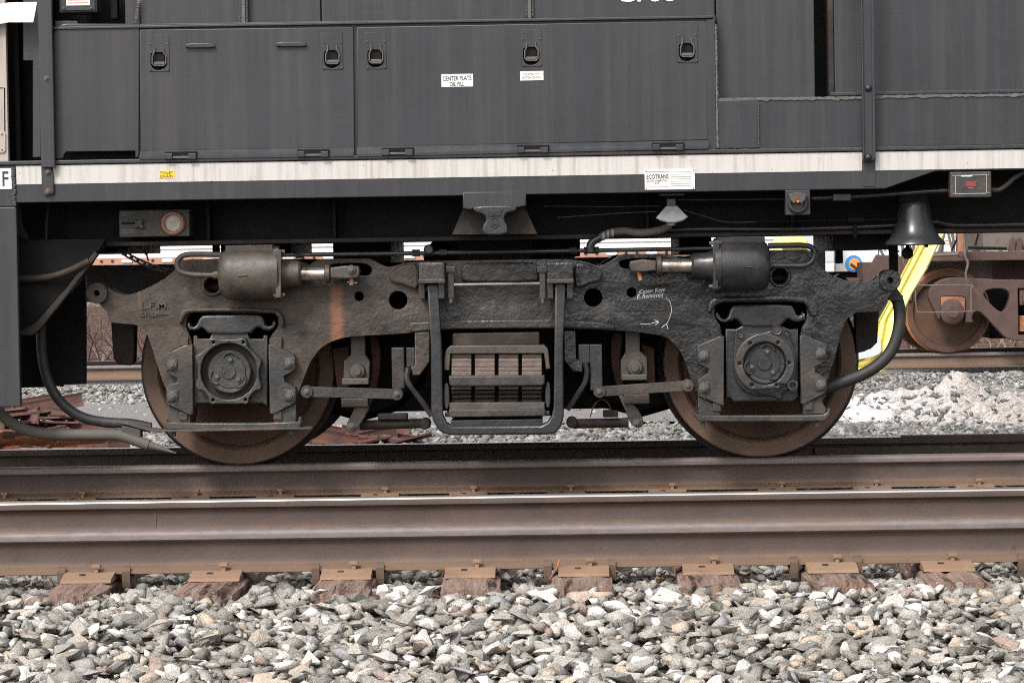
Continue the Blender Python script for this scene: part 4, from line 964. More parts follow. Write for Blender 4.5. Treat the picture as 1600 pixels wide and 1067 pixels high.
# ledge above the doors and hood panels set back from it
boxw('hood_ledge', X(84), X(1118), DY-.01, DY+.5, zat(650, 37, DY), zat(650, 33, DY), 'body_paint', LOC, .003)
zt = 3.4
HYD = BY+.10
def xz(px, Y): return P(px, 20, Y).x
zl = zat(650, 33.5, DY)
boxw('hood_panel', xz(218, HYD), xz(500, HYD), HYD+.03, HYD+.08, zl, zt, 'body_paint', LOC, .003)
boxw('hood_door', xz(502.5, HYD), xz(828, HYD), HYD, HYD+.08, zl, zt, 'body_paint', LOC, .006)
boxw('hood_door', xz(831, HYD), xz(1117, HYD), HYD, HYD+.08, zl, zt, 'body_paint', LOC, .006)
boxw('hood_recess', xz(120, HYD), xz(217, HYD), HYD+.25, HYD+.3, zl-.1, zt, 'under_black', LOC, .003)
boxw('hood_post', xz(193, HYD), xz(216, HYD), HYD+.05, HYD+.12, zl, zt, 'body_paint', LOC, .004)
boxw('hood_post', xz(170, HYD), xz(181, HYD), HYD+.05, HYD+.12, zl+.05, zt, 'under_black', LOC, .004)
def hasp(x, y):
    o = box('door_hasp', x-7, -40, x+7, y, HYD-.012, HYD+.002, 'body_paint', LOC, .002)
    box('hasp_rod', x-2.5, -40, x+2.5, y+9, HYD-.022, HYD-.008, 'bolt_steel', o, .002)
    for yy in (3, 19, 26): 
        for d in (-5, 5): bolt(o, x+d, y-38+yy+8, HYD-.012, 1.8, 'bolt_steel', 'screw', False)
hasp(380, 38); hasp(827, 28)
tx = text('GP38', 1010, -9.5, 92, 25, HYD-.002, 'lettering_white', LOC)
# right part: low box and tall panels
RY = BY+.03
prism('welded_box', [(1121,157), (1185,156), (1185,232), (1121,233)], RY-.012, RY+.4, 'body_paint', LOC, bev=.005)
z_b = zat(1400, 150, RY)
boxw('welded_box', X(1185.5), XR, RY, RY+.5, zs1+.02, zat(1300, 153, RY), 'body_paint', LOC, .006)
boxw('hood_corner', X(1107.5), X(1121), DY+.0, DY+.1, zs1+.02, zat(1115, 30, DY), 'body_paint', LOC, .004)
boxw('tall_panel', xz(1119, RY+.06), xz(1272, RY+.06), RY+.06, RY+.12, zat(1200, 158, RY), zt, 'body_paint', LOC, .006)
boxw('tall_panel', xz(1303, RY+.1), XR, RY+.1, RY+.16, zat(1450, 147, RY+.1), zt, 'body_paint', LOC, .006)
boxw('sill_angle', xz(1295, RY+.08), XR, RY+.05, RY+.1, zat(1450, 148, RY+.05), zat(1450, 142, RY+.05), 'body_paint', LOC, .004)
boxw('gap_recess', xz(1260, RY+.3), xz(1310, RY+.3), RY+.35, RY+.4, zs1, zt, 'under_black', LOC)
boxw('gap_side', xz(1294, RY+.1), xz(1302.5, RY+.1), RY+.12, RY+.3, zs1, zt, 'under_brown', LOC)
boxw('hood_core', XL, XR, BY+.62, 2.2, zs1, zt+.1, 'under_black', LOC)
def bead(x0, y0, x1, y1, Y, n, r=.006):
    bm = bmesh.new()
    for k in range(n):
        t = k/(n-1); c = P(x0+(x1-x0)*t, y0+(y1-y0)*t+random.uniform(-.6, .6), Y)
        bmesh.ops.create_icosphere(bm, subdivisions=1, radius=r*random.uniform(.8, 1.5), matrix=Matrix.Translation(c) @ Matrix.Diagonal((1.5, .7, 1, 1)))
    bm_done('weld_bead', bm, 'dusty_iron', LOC, True)
def caulk(x0, y0, x1, y1, w, Y, vert=False):
    n = 60; up, lo = [], []
    for k in range(n+1):
        t = k/n; x = x0+(x1-x0)*t; y = y0+(y1-y0)*t
        a = random.uniform(-.5, .5); b = w*(.7+.8*abs(noise.noise((k*.35, y0, 1))))+random.uniform(-.5, .5)
        up.append((x+a, y) if vert else (x, y+a)); lo.append((x+b, y) if vert else (x, y+b))
    prism('caulk_seam', up+lo[::-1], Y-.005, Y+.002, 'caulk', LOC, bev=.001)
caulk(1122, 153.5, 1347, 151, 5, RY-.002); caulk(1367, 149.5, 1640, 145.5, 5, RY-.002); caulk(1117, 42, 1120, 232, 3, DY-.001, True)
bead(1119, 40, 1121, 150, DY-.001, 46, .004)
bead(1185, 160, 1185.5, 230, RY-.012, 60, .0022); bead(1122, 234.5, 1345, 233, BY-.01, 60, .004)
bead(217, 2, 212, 36, HYD, 12, .006)
# stanchions
def stanchion(px_x, y_bot, w, joint):
    Y = BY-.045; x = P(px_x, y_bot, Y).x; z0 = zat(px_x, y_bot, Y)
    o = boxw('stanchion', x-w/2, x+w/2, Y, Y+.03, z0, 3.3, 'body_paint', LOC, .004)
    return o, x
s1, sx1 = stanchion(75, 262, 21.5/311, 0)
b1 = prism('stanchion_base', chaikin([(66,262), (82.5,262), (84,296), (84,302), (80,305.5), (71,306), (67,303), (66.5,297)], 1), BY-.02, BY, 'body_paint', LOC, bev=.004)
bolt(b1, 75, 268.5, BY-.02, 5, 'bolt_steel'); bolt(b1, 75.5, 299.5, BY-.02, 5, 'bolt_steel'); bolt(s1, 72.5, 123, BY-.045, 4.2, 'bolt_steel')
s2, sx2 = stanchion(1358.5, 252, 20/311, 0)
boxw('edge_rib', sx2-.033, sx2-.026, BY-.058, BY-.03, zat(1358, 250, BY), 3.3, 'body_paint', s2, .002); boxw('edge_rib', sx2+.018, sx2+.03, BY-.058, BY-.03, zat(1358, 250, BY), 3.3, 'body_paint', s2, .002)
box('stripe_break', 1348.5, 246, 1368, 292, BY-.004, BY+.01, 'body_paint', LOC, .002)
for y in (138, 246): lathe('button_bolt', P(1356.5, y, BY-.045), [(0, -.018), (.008, -.017), (.016, -.01), (.019, 0), (.019, .01)], 'body_paint', s2, n=20)
# front end, left of the post
boxw('cab_panel', XL, X(13), BY+.02, BY+.06, zs1+.02, 3.3, 'beige_panel', LOC, .004)
boxw('step_recess', X(12), X(66), BY+.42, BY+.5, zs1, 3.3, 'under_black', LOC, .004)
prism('side_post', [(36,-80), (64,-80), (64,246), (51,246), (51,95), (36,95)], BY+.08, BY+.14, 'body_paint', LOC, bev=.003)
boxw('corner_post', X(14), X(22), BY+.2, BY+.3, zs1, 3.3, 'under_black', LOC, .004)
prism('white_placard', [(-30,8), (0,6.5), (14,4.5), (58,3.5), (52,35.5), (14,35.5), (0,38), (-30,42)], BY-.03, BY-.02, 'sign_white', LOC, bev=.001)
pl = prism('latch_plate', [(-12,206), (6,205.5), (8.5,209), (8.5,236), (5,239), (-12,239)], BY+.012, BY+.021, 'beige_panel', LOC, bev=.001); bolt(pl, 3, 210, BY+.011, 1.8, 'bolt_steel', 'screw', False); bolt(pl, 3, 234, BY+.011, 1.8, 'bolt_steel', 'screw', False)
tubepx('panel_seam', [(-5,138), (7,137.5), (7.5,205)], BY+.019, .9, 'under_black', LOC, 5, False)
prism('front_letter_plate', [(-8,263.5), (17.5,263), (18.5,295.5), (-8,296)], BY-.003, BY+.002, 'sign_white', LOC, bev=.0005)
text('F', 8.5, 279.5, 9.5, 23, BY-.004, 'lettering_black', LOC)
eb = box('electrical_box', 91.5, -60, 151, 20, BY+.03, BY+.2, 'black_iron', LOC, .006)
box('cover_plate', 94, -60, 148, 17, BY+.02, BY+.032, 'body_paint', eb, .004); box('warning_label', 103, -40, 140, 9, BY+.018, BY+.022, 'sign_white', eb, .0005)
box('label_band', 106, -20, 137, -10, BY+.0172, BY+.019, 'lettering_red', eb, .0002)
for yy in (0.5, 5): box('label_line', 106, yy-.5, 137, yy+.5, BY+.0172, BY+.019, 'lettering_red', eb, .0002)
for x in (100, 142.5): bolt(eb, x, 13, BY+.02, 3, 'bolt_steel', 'screw', False)
# stickers and plates
def sticker(name, x0, y0, x1, y1, Y, mat, par):
    return prism(name, [(x0, y0+.5), (x1, y0-.3), (x1+.3, y1-.5), (x0+.3, y1+.5)], Y-.0015, Y+.0015, mat, par, bev=.0003)
k = sticker('sticker', 689.5, 116, 739, 136, DY-.002, 'sign_white', D2)
text('CENTER PLATE', 714, 122.7, 45, 7, DY-.0042, 'lettering_black', k, tilt=.9); text('OIL FILL', 714, 131.7, 23, 6.6, DY-.0042, 'lettering_black', k, tilt=.9)
k = sticker('sticker', 812.5, 111.5, 849, 126, DY-.002, 'sign_white', D2)
text('EQUIPPED WITH', 831, 116.4, 26, 4, DY-.0042, 'lettering_grey', k, tilt=.9); text('SPOTTER CONTROL', 831, 121.6, 30, 4.2, DY-.0042, 'lettering_grey', k, tilt=.9)
k = sticker('sticker', 248, 267, 272.5, 279, BY-.003, 'sign_yellow', LOC)
text('TOILET', 260, 270.3, 21, 4.3, BY-.0052, 'lettering_black', k, tilt=.9); text('DRAIN', 260.5, 275.7, 20, 4.3, BY-.0052, 'lettering_black', k, tilt=.9)
k = prism('maker_plate', chaikin([(1007,265.5), (1085.5,264), (1086,296), (1007.5,297)], 0), BY-.008, BY-.002, 'sign_white', LOC, bev=.001)
text('ECOTRANS', 1027.3, 276.2, 34, 7, BY-.0092, 'lettering_black', k, tilt=.9); text('ENVIRONMENTAL', 1027, 282.6, 32, 3.2, BY-.0092, 'lettering_grey', k, tilt=.9); text('INC', 1027, 286.4, 7, 2.8, BY-.0092, 'lettering_grey', k, tilt=.9)
for yy in (268.5, 272, 276, 279.5, 283, 286.5, 290): box('print_line', 1048, yy, 1080, yy+.7, BY-.009, BY-.007, 'lettering_grey', k, .0001)
box('print_line', 1010, 268, 1046, 268.7, BY-.009, BY-.007, 'lettering_grey', k, .0001); box('print_line', 1010, 292, 1044, 292.8, BY-.009, BY-.007, 'lettering_grey', k, .0001)
for q in ((1009,267.5), (1083.5,266), (1009.5,295), (1083.5,294)): bolt(k, *q, BY-.008, 1.4, 'bolt_steel', 'screw', False)
# jacking pad / bolster jaw in the middle
prism('jacking_pad', [(723,300), (822,299), (822,322), (806,325), (740,326), (735,328), (723,326)], BY-.004, BY+.35, 'body_paint', LOC, bev=.006)
jl = prism('jacking_lug', chaikin([(738,322), (807,321), (807,330), (790,333), (787,344), (793,352), (793,367), (753.5,367.5), (754,353), (760,345), (757,335), (740,331)], 1), BY-.012, BY+.06, 'black_iron', LOC, bev=.008)
prism('lug_face', [(760,327), (785,326.5), (782,338), (764,338.5)], BY-.02, BY, 'black_iron', jl, bev=.003); lathe('lug_hole', P(773, 345.5, BY-.016), [(0, .0), (3.6/311, 0), (4.2/311, -.004), (5.4/311, -.004), (5.8/311, .01)], 'black_iron', jl, n=20)
tubepx('lug_chevron', [(766,352.5), (773.5,357), (780.5,352)], BY-.013, 1.0, 'black_iron', jl, 6, False)
prism('pad_wing', [(724,325), (820,324), (840,366), (706,367)], BY+.12, BY+.3, 'under_brown', LOC, bev=.004)
# underframe: deep side girder with bottom flange, ribs, cross beams
GY = -.32
zf = zat(560, 379, GY); zf2 = zat(560, 371, GY)
boxw('side_girder', X(26, GY), XR, GY+.04, GY+.07, zf, zs1-.02, 'under_black', LOC, .004)
boxw('girder_flange', X(26, GY), XR, GY-.12, GY+.10, zf, zf2-.004, 'under_brown', LOC, .004)
for px in (328, 524, 1010, 1235): boxw('girder_rib', X(px, GY)-.008, X(px, GY)+.008, GY-.1, GY+.05, zf2, zs1-.05, 'under_black', LOC, .002)
boxw('center_sill', XL, XR, .45, 1.05, zf+.03, zs1, 'under_black', LOC, .004)
boxw('side_girder', XL, XR, 1.75, 1.8, zf+.012, zs1, 'under_black', LOC, .004)
for a, b, y in ((-140, 200, 398), (520, 610, 412), (700, 905, 402), (1060, 1110, 398), (1300, 1386, 391)):
    boxw('cross_beam', X(a, .2), X(b, .2), .15, 1.4, zat((a+b)/2, y, .2), zs1-.05, 'under_black', LOC, .004)
boxw('cross_beam', X(345, .2), X(455, .2), .15, 1.4, zat(400, 396, .2), zs1-.05, 'under_black', LOC, .004)
for a, b, y in ((1305, 1316, 412), (1389, 1402, 425), (330, 340, 399)): boxw('hanger_post', X(a, .1), X(b, .1), .1, .16, zat(a, y, .1), zf+.1, 'under_black', LOC, .004)
boxw('hanging_box', X(1300, -.2), X(1386, -.2), -.22, .1, zat(1340, 391, -.2), zf+.02, 'under_black', LOC, .006)
# front corner: step panel, pilot sheets
boxw('step_panel', XL, X(25), BY, BY+.05, zat(12, 636, BY), zb-.02, 'body_paint', LOC, .006)
prism('pilot_sheet', [(25,375), (165,373), (160,385), (150,398), (133,430), (100,466), (58,520), (30,524), (25,520)], BY+.25, BY+.32, 'under_black', LOC, bev=.006)
prism('pilot_edge', [(148,392), (153,398), (110,455), (62,515), (50,524), (30,524), (30,518), (55,505), (104,450)], BY+.2, BY+.25, 'under_brown', LOC, bev=.006)
tubepx('pilot_pipe', [(20,436), (70,434), (105,425), (140,408)], BY+.2, 6, 'under_brown', LOC, 12)
prism('pilot_plate', [(58,480), (105,430), (133,415), (133,600), (98,601), (98,604), (65,602)], .0, .06, 'under_black', LOC, bev=.004)
prism('pilot_plate', [(25,440), (70,440), (70,605), (25,606)], .1, .16, 'under_black', LOC, bev=.004)
tubepx('drain_pipe', [(75,318), (73,350), (72,375)], BY+.3, 2.2, 'under_brown', LOC); lathe('drain_cup', P(72, 385, BY+.3), [(0, -.03), (.014, -.03), (.016, .02), (0, .025)], 'under_brown', LOC, 'Z', 16)
tubepx('drain_pipe', [(72,388), (68,400), (55,404), (28,405)], BY+.3, 2.6, 'under_brown', LOC); tubepx('conduit', [(28,318), (30,350), (40,372), (45,388)], BY+.3, 6, 'under_brown', LOC)
# sight glass box
sb = box('sight_glass_box', 186, 328, 296, 370, -.5, -.34, 'dusty_iron', LOC, .004)
lathe('sight_ring', P(270, 349, -.515), [(12.5/304, .01), (12.5/304, -.005), (14/304, -.012), (17/304, -.012), (19/304, -.002), (19/304, .03)], 'copper_rust', sb, n=36); lathe('sight_disc', P(270, 349, -.508), [(0, 0), (13/304, .0), (13/304, .01)], 'sight_glass', sb, n=24)
prism('valve_cross', [(210,343), (214,345), (221,342), (224,345), (221,349), (225,355), (221,358), (216,355), (211,357), (208,353), (211,349)], -.53, -.5, 'dusty_iron', sb, bev=.004)
box('valve_slot', 190, 347.5, 212, 350.5, -.503, -.49, 'under_black', sb, .001)
for y in (333.5, 337, 360, 363.5): box('stencil_line', 189.5, y-.9, 211-(9 if y == 337 else 0), y+.5, -.5015, -.499, 'lettering_cyan', sb, .0002)
# spout light, marker lamp, readout box, conduits
fan = prism('lamp_hood', chaikin([(1041,322), (1058,321.5), (1075.5,339), (1068,345), (1056,348.5), (1044,348.5), (1033,345.5), (1024.5,341)], 0), -.70, -.62, 'steel_grey', LOC, bev=.008)
box('hood_neck', 1042, 310, 1056, 324, -.69, -.63, 'black_iron', fan, .006); box('hood_flange', 1030, 302.5, 1070, 306, -.72, -.6, 'body_paint', fan, .003); lathe('bulb', P(1049, 350, -.66), [(0, -.012), (.02, -.008), (.024, .01), (0, .012)], 'steel_grey', fan, 'Z', 16)
ml = box('marker_lamp', 1227.5, 297, 1266, 336, BY+.0, BY+.08, 'body_paint', LOC, .004)
lathe('lamp_cone', P(1246.5, 317, BY-.0), [(17/311, .0), (17/311, -.012), (14.5/311, -.02), (11/311, -.02), (10/311, -.008), (0, -.006)], 'body_paint', ml, n=32)
prism('lamp_visor', [(1232,303.5), (1246.5,300), (1261,303), (1258,313), (1252,319), (1246.5,312), (1241,319), (1235,313)], BY-.05, BY-.015, 'dusty_iron', ml, bev=.004)
lathe('lens', P(1247, 315, BY-.055), [(0, -.006), (.006, -.004), (.008, .01), (.01, .05)], 'orange_lens', ml, n=16); bolt(ml, 1246.5, 302.5, BY-.004, 1.6, 'bolt_steel', 'screw', False)
rb = box('readout_box', 1485, 268.5, 1549, 308.5, BY-.02, BY+.06, 'grey_iron', LOC, .006)
prism('face_frame', [(1492,274), (1542,272.5), (1542.5,303), (1492.5,304)], BY-.0235, BY-.018, 'lettering_grey', rb, holes=[[(1493.5,275.3), (1540.8,274), (1541.2,301.6), (1494,302.6)]], bev=.0005)
box('display', 1509, 284, 1525, 292, BY-.023, BY-.018, 'red_lens', rb, .001); box('maker_mark', 1502, 274.6, 1519, 276.2, BY-.0245, BY-.02, 'sign_white', rb, .0002); box('caption', 1513, 293, 1521, 293.8, BY-.0225, BY-.019, 'lettering_grey', rb, .0002)
for q in ((1489.5,275), (1544.5,273.5), (1490,303), (1545,301.5)): bolt(rb, *q, BY-.021, 2, 'steel_grey', 'screw', False)
tubepx('conduit', [(1549,297), (1562,296), (1574,288), (1585,278), (1602,269), (1640,262)], BY+.1, 4, 'dusty_iron', LOC, 12)
tubepx('conduit', [(1485,297.5), (1440,300), (1400,303), (1340,307), (1268,310)], BY+.1, 3.4, 'black_iron', LOC, 12); tubepx('conduit', [(1485,303), (1455,304), (1410,300)], BY+.2, 3, 'under_black', LOC)
box('junction_box', 1302, 303, 1330, 314, BY+.06, BY+.14, 'black_iron', LOC, .004)
tubepx('conduit', [(1060,312), (1120,312), (1225,311)], BY+.25, 2, 'black_iron', LOC); tubepx('cable', [(850,322), (950,323), (1030,322)], BY+.3, 1.1, 'grey_iron', LOC); tubepx('cable', [(870,340), (930,336), (970,333), (1025,331)], BY+.3, 1.2, 'grey_iron', LOC)
tubepx('cable', [(1068,328), (1100,338), (1135,347), (1180,347)], BY+.3, 1.2, 'grey_iron', LOC)
tubepx('train_pipe', [(1010,361), (1100,358), (1240,358), (1400,352), (1460,347), (1500,352), (1640,350)], -.46, 3.6, 'black_iron', LOC, 12)
tubepx('train_pipe', [(1180,347), (1320,344), (1400,343)], -.5, 2.4, 'under_black', LOC); box('pipe_clamp', 1325, 340, 1350, 347, -.52, -.46, 'under_black', LOC); box('pipe_clamp', 1333, 350, 1339, 372, -.48, -.45, 'under_black', LOC)
tubepx('brake_hose', [(1048,352), (1030,360), (1000,364), (975,361), (955,364), (938,371)], -.52, 6.2, 'rubber_dusty', LOC, 14); tubepx('hose_elbow', [(938,371), (926,378), (922,387), (923,394)], -.5, 6.4, 'black_iron', LOC, 14)
for x, y in ((943,369), (950,366), (957,364)): lathe('hose_band', P(x, y, -.52), [(7.2/305, -.006), (7.2/305, .006)], 'steel_grey', LOC, 'X', 16)
# bell
bl = thing('bell', tuple(P(1429, 315, -.55)), 'black bell hanging from the locomotive frame in front of yellow chute', 'bell')
s = S(-.55)
zc0 = zat(1429, 314, -.55)
lathe('bell_body', (P(1429, 340, -.55).x, -.55, zc0), [(a/s, -b/s) for a, b in ((0, 0), (18, .2), (21.5, 1), (23.2, 4), (24.5, 14), (26.5, 26), (29.5, 38), (34, 49), (40, 58), (46, 64.5), (47.2, 67.5), (46, 69), (43, 67), (36, 57), (0, 50))], 'bell_black', bl, 'Z', 56)
lathe('clapper', (P(1418, 396, -.5).x, -.5, zat(1418, 396, -.5)), [(a/s, b/s) for a, b in ((0, -9), (5, -8), (8.5, -4), (9, 3), (6, 8), (2.5, 10), (2.5, 26), (0, 26))], 'under_black', bl, 'Z', 20)
box('bell_bracket', 1405, 300, 1450, 315.5, -.62, -.45, 'under_black', bl, .006); tube('clapper_rod', [P(1418, 388, -.5), P(1424, 362, -.53)], .008, 'under_black', bl)
lathe('bell_stub', (P(1447, 384, -.55).x, -.56, zat(1447, 384, -.56)), [(0, -.008), (.01, -.008), (.01, .03), (0, .03)], 'under_black', bl, 'Z', 12)
# safety chain at the front of the truck
ch = thing('safety_chain', tuple(P(195, 395, -.35)), 'rusty safety chain hanging in front of the white freight car', 'chain')
def torus_bm(R, r, st=1.6, n=14, m=6):
    bm = bmesh.new(); rings = []
    for k in range(n):
        a = 2*PI*k/n; cc = Vector((R*math.cos(a)+(R*(st-1))*(1 if math.cos(a) > 0 else -1), R*math.sin(a), 0)); d = Vector((math.cos(a), math.sin(a), 0))
        rings.append([bm.verts.new(cc+d*r*math.cos(2*PI*q/m)+Vector((0,0,r*math.sin(2*PI*q/m)))) for q in range(m)])
    for k in range(n):
        for q in range(m): bm.faces.new((rings[k][q], rings[k][(q+1) % m], rings[(k+1) % n][(q+1) % m], rings[(k+1) % n][q]))
    return bm
pts = catmull([P(187, 391, -.35), P(205, 402, -.35), P(226, 412, -.35), (P(248, 420, -.35)), P(272, 425, -.32)], 2)
for k in range(len(pts)-1):
    a, b = pts[k], pts[k+1]; d = (b-a); bm = torus_bm(.0135, .0052, 1.75)
    q = d.to_track_quat('X', 'Z').to_matrix().to_4x4() @ Matrix.Rotation(PI/2*(k % 2)+.7, 4, 'X')
    bm.transform(Matrix.Translation((a+b)/2) @ q); bm_done('chain_link', bm, 'under_brown', ch, True)
tubepx('chain_hook', [(232,382), (232,392), (229,398), (226,394), (226,390)], -.35, 1.3, 'under_black', ch, 6); tubepx('chain_hook', [(229,398), (232,408)], -.35, 1.3, 'under_black', ch, 6)

# ------------------------------------------------------------------ scrap beyond the locomotive
def plate_mesh():
    bm = bmesh.new(); bmbox(bm, (0, 0, 0), (.36, .2, .014)); bmbox(bm, (-.085, 0, .012), (.016, .2, .014)); bmbox(bm, (.085, 0, .012), (.016, .2, .014))
    for a, b in ((-.13,.05), (-.13,-.05), (.13,.05), (.13,-.05)): bmbox(bm, (a, b, .0072), (.02, .02, .001))
    me = bpy.data.meshes.new('tie_plate'); bmesh.ops.recalc_face_normals(bm, faces=bm.faces); bm.to_mesh(me); bm.free(); return me
def jbar_mesh():
    pr = [(0,0), (.03,.0), (.034,.02), (.02,.03), (.018,.07), (.03,.085), (.028,.10), (0,.10), (.008,.08), (.008,.025)]
    bm = bmesh.new(); L = .61
    A = [bm.verts.new((-L/2, a, b-.05)) for a, b in pr]; B = [bm.verts.new((L/2, a, b-.05)) for a, b in pr]
    bm.faces.new(A); bm.faces.new(B[::-1])
    for q in range(len(pr)): bm.faces.new((A[q], A[(q+1) % len(pr)], B[(q+1) % len(pr)], B[q]))
    for k in range(4): bmbox(bm, (-.22+.147*k, .017, 0), (.028, .006, .028))
    me = bpy.data.meshes.new('joint_bar'); bmesh.ops.recalc_face_normals(bm, faces=bm.faces); bm.to_mesh(me); bm.free(); return me
PM = {}
for nm, fn in (('scrap_tie_plate', plate_mesh), ('scrap_joint_bar', jbar_mesh)):
    for mt in ('purple_rust', 'orange_rust'):
        me = fn(); me.materials.append(M[mt]); PM[nm, mt] = me
random.seed(5)
def scrap(nm, mt, px, py, Y, rot, label, group):
    o = bpy.data.objects.new(nm, PM[nm, mt]); o.location = P(px, py, Y); o.rotation_euler = rot; COL.objects.link(o); tag(o, label, 'tie plate' if 'plate' in nm else 'joint bar', group)
G1, G2 = 'rusty tie plates in the scrap heap', 'rusty joint bars in the scrap heap'
LB = {('scrap_tie_plate','purple_rust'): 'purple-brown rusty tie plate in the scrap heap behind the hoses', ('scrap_tie_plate','orange_rust'): 'orange rusty tie plate lying flat in front of the scrap heap', ('scrap_joint_bar','purple_rust'): 'dark rusty joint bar stacked in the scrap heap behind the hoses', ('scrap_joint_bar','orange_rust'): 'orange joint bar in the scrap heap'}
for row, (y0, Y, n) in enumerate(((712, 5.0, 9), (703, 5.15, 9), (694, 5.3, 8), (684, 5.45, 8), (674, 5.6, 7), (664, 5.7, 6), (654, 5.8, 5), (644, 5.9, 5), (634, 5.95, 4))):
    for k in range(n):
        px = -70+k*(225/n)+random.uniform(-8, 8)
        if row > 4: px = -60+k*(170/n)+random.uniform(-8, 8)
        nm = 'scrap_tie_plate' if random.random() < .62 else 'scrap_joint_bar'; mt = 'orange_rust' if row < 1 else 'purple_rust'
        scrap(nm, mt, px, y0+random.uniform(-3, 3), Y+random.uniform(-.12,.12), (random.uniform(-.22,.22), random.uniform(-.16,.16), random.uniform(-.6,.6)+(PI/2 if random.random() < .35 else 0)), LB[nm, mt], G1 if 'plate' in nm else G2)
for px, py, mt, rz in ((25,690,'orange_rust',.1), (70,689,'orange_rust',-.3), (95,688,'orange_rust',.2), (130,690,'orange_rust',.4), (10,682,'orange_rust',-.1), (45,683,'purple_rust',.2)):
    scrap('scrap_tie_plate', mt, px, py-3, 4.7+random.uniform(-.1,.1), (-.32, random.uniform(-.08,.08), rz), LB['scrap_tie_plate', mt], G1)
for k in range(26):
    px = random.uniform(455, 640); nm = random.choice(('scrap_tie_plate', 'scrap_joint_bar')); 
    py = random.uniform(681, 692) - (6 if 500 < px < 600 else 0)*random.random()
    g = PG(px, py, -.24); o = bpy.data.objects.new(nm+'', PM[nm, 'purple_rust']); o.name = nm; o.location = g; o.rotation_euler = (random.uniform(-.3,.3), random.uniform(-.25,.25), random.uniform(-.7,.7)); COL.objects.link(o)
    tag(o, 'rusty '+('tie plate' if 'plate' in nm else 'joint bar')+' strewn on gravel below the brake lever', 'tie plate' if 'plate' in nm else 'joint bar', 'scrap strewn on the gravel, '+('plates' if 'plate' in nm else 'bars'))

# ------------------------------------------------------------------ far track: white freight car, brown hopper car
def XH(px, Y=17.0): return P(px, 450, Y).x
WC = thing('freight_car', (XH(700), 18.25, -.06), 'white freight car with rusty slotted side sill behind the locomotive', 'freight car')
zsl = zat(240, 413, 17.0)
boxw('car_side', XH(-900), XH(1228), 17.0, 19.6, zsl+.06, 4.2, 'car_white', WC, .02)
boxw('side_sill', XH(-900), XH(1228), 16.97, 17.1, zsl, zsl+.075, 'car_rust', WC, .006)
boxw('side_rib', XH(-900), XH(1228), 16.985, 17.02, zsl+.165, zsl+.175, 'pale_grey_paint', WC, .003)
for px in range(-60, 1230, 63):
    prismw('sill_slot', [rrect(XH(px+8), zsl+.04, .125, .036, .018)], 16.955, 16.975, 'car_white', WC, .003)
    for d in (-15, 31): prismw('rivet_hole', [circ(XH(px+d), zsl+.042, .016, 12)], 16.96, 16.975, 'under_brown', WC, .002)
boxw('car_underframe', XH(-900), XH(1180), 17.9, 18.9, .66, zsl, 'under_black', WC, .01)
for px in (-420, -170, 980, 1180):
    lathe('car_wheel', (XH(px, H0), H0-.06, .40), [(0, .02), (.1, .02), (.2, .06), (.36, .03), (.4, 0), (.455, 0), (.457, .1), (.48, .11), (.48, .14), (0, .14)], 'wheel_rust', WC, n=40)
HC = thing('hopper_car', (XH(1604), 18.25, -.06), 'brown rusty hopper car with exposed truck on the far track', 'hopper car')
hx = P(1482.5, 484, H0-.1).x; hz = -.06+.465
def hopper_wheel(x, Y0, mir):
    bm = lathe_bm([(0, .01), (.08, .01), (.10, .05), (.25, .07), (.385, .045), (.40, .004), (.41, 0), (.462, 0), (.465, .1), (.476, .108), (.492, .118), (.492, .128), (.476, .14), (0, .14)], 64)
    bm.transform(Matrix.Translation((x, Y0, hz)) @ Matrix.Diagonal((1, mir, 1, 1)) @ AX['Y']); bmesh.ops.recalc_face_normals(bm, faces=bm.faces)
    me = bpy.data.meshes.new('wheel'); bm.to_mesh(me); bm.free(); me.materials.append(M['wheel_rust']); me.materials.append(M['wheel_orange'])
    for f in me.polygons: f.material_index = 1 if math.hypot(f.center.x-x, f.center.z-hz) > .46 else 0
    finish('wheel', me, 'wheel_rust', HC, True)
for x in (hx, hx+1.78): hopper_wheel(x, H0-.066, 1); hopper_wheel(x, H1+.066, -1); lathe('axle', (x, H0-.2, hz), [(0, 0), (.08, 0), (.08, 1.9), (0, 1.9)], 'under_brown', HC)
def zH(l): return [(1400+a/4.85, 350+b/4.85) for a, b in l]
HY0 = H0-.36
sf = zH([(245,540),(255,505),(275,475),(305,445),(350,420),(400,407),(500,406),(600,411),(780,420),(990,422)])
sfb = zH([(990,888),(880,880),(845,868),(815,848),(760,790),(690,715),(645,672),(620,662),(595,668),(580,690),(578,715),(586,745),(525,745),(525,560),(500,548),(365,548),(345,565),(336,722),(315,715),(290,650),(262,590)])
W = lambda l: [(P(x, y, HY0).x, P(x, y, HY0).z) for x, y in l]
mxc = hx+.89
half = W(sf); halfb = W(sfb)
loop = half + [(2*mxc-x, z) for x, z in reversed(half)] + [(2*mxc-x, z) for x, z in reversed(halfb)] + halfb
tri = W(chaikin(zH([(655,530),(685,500),(750,488),(830,492),(865,530),(855,600),(825,662),(785,668),(700,590)]), 2))
win = W(zH([(918,490),(1000,490)]))
wz = W(zH([(925,488),(925,840)])); wx0 = wz[0][0]
winl = [(wx0, wz[0][1]), (2*mxc-wx0, wz[0][1]), (2*mxc-wx0, wz[1][1]), (wx0, wz[1][1])]
prismw('truck_side_frame', [loop, tri, [(2*mxc-x, z) for x, z in tri], winl], HY0, HY0+.16, 'hopper_brown', HC, .012)
for k in range(3):
    xx = wx0+.07+k*.16; pts = []
    for j in range(57): a = j*2*PI/8; pts.append(Vector((xx+.055*math.cos(a), HY0+.1+.055*math.sin(a), wz[1][1]+.03+j*.0032)))
    tube('coil_spring', pts, .012, 'hopper_orange', HC, 6, False)
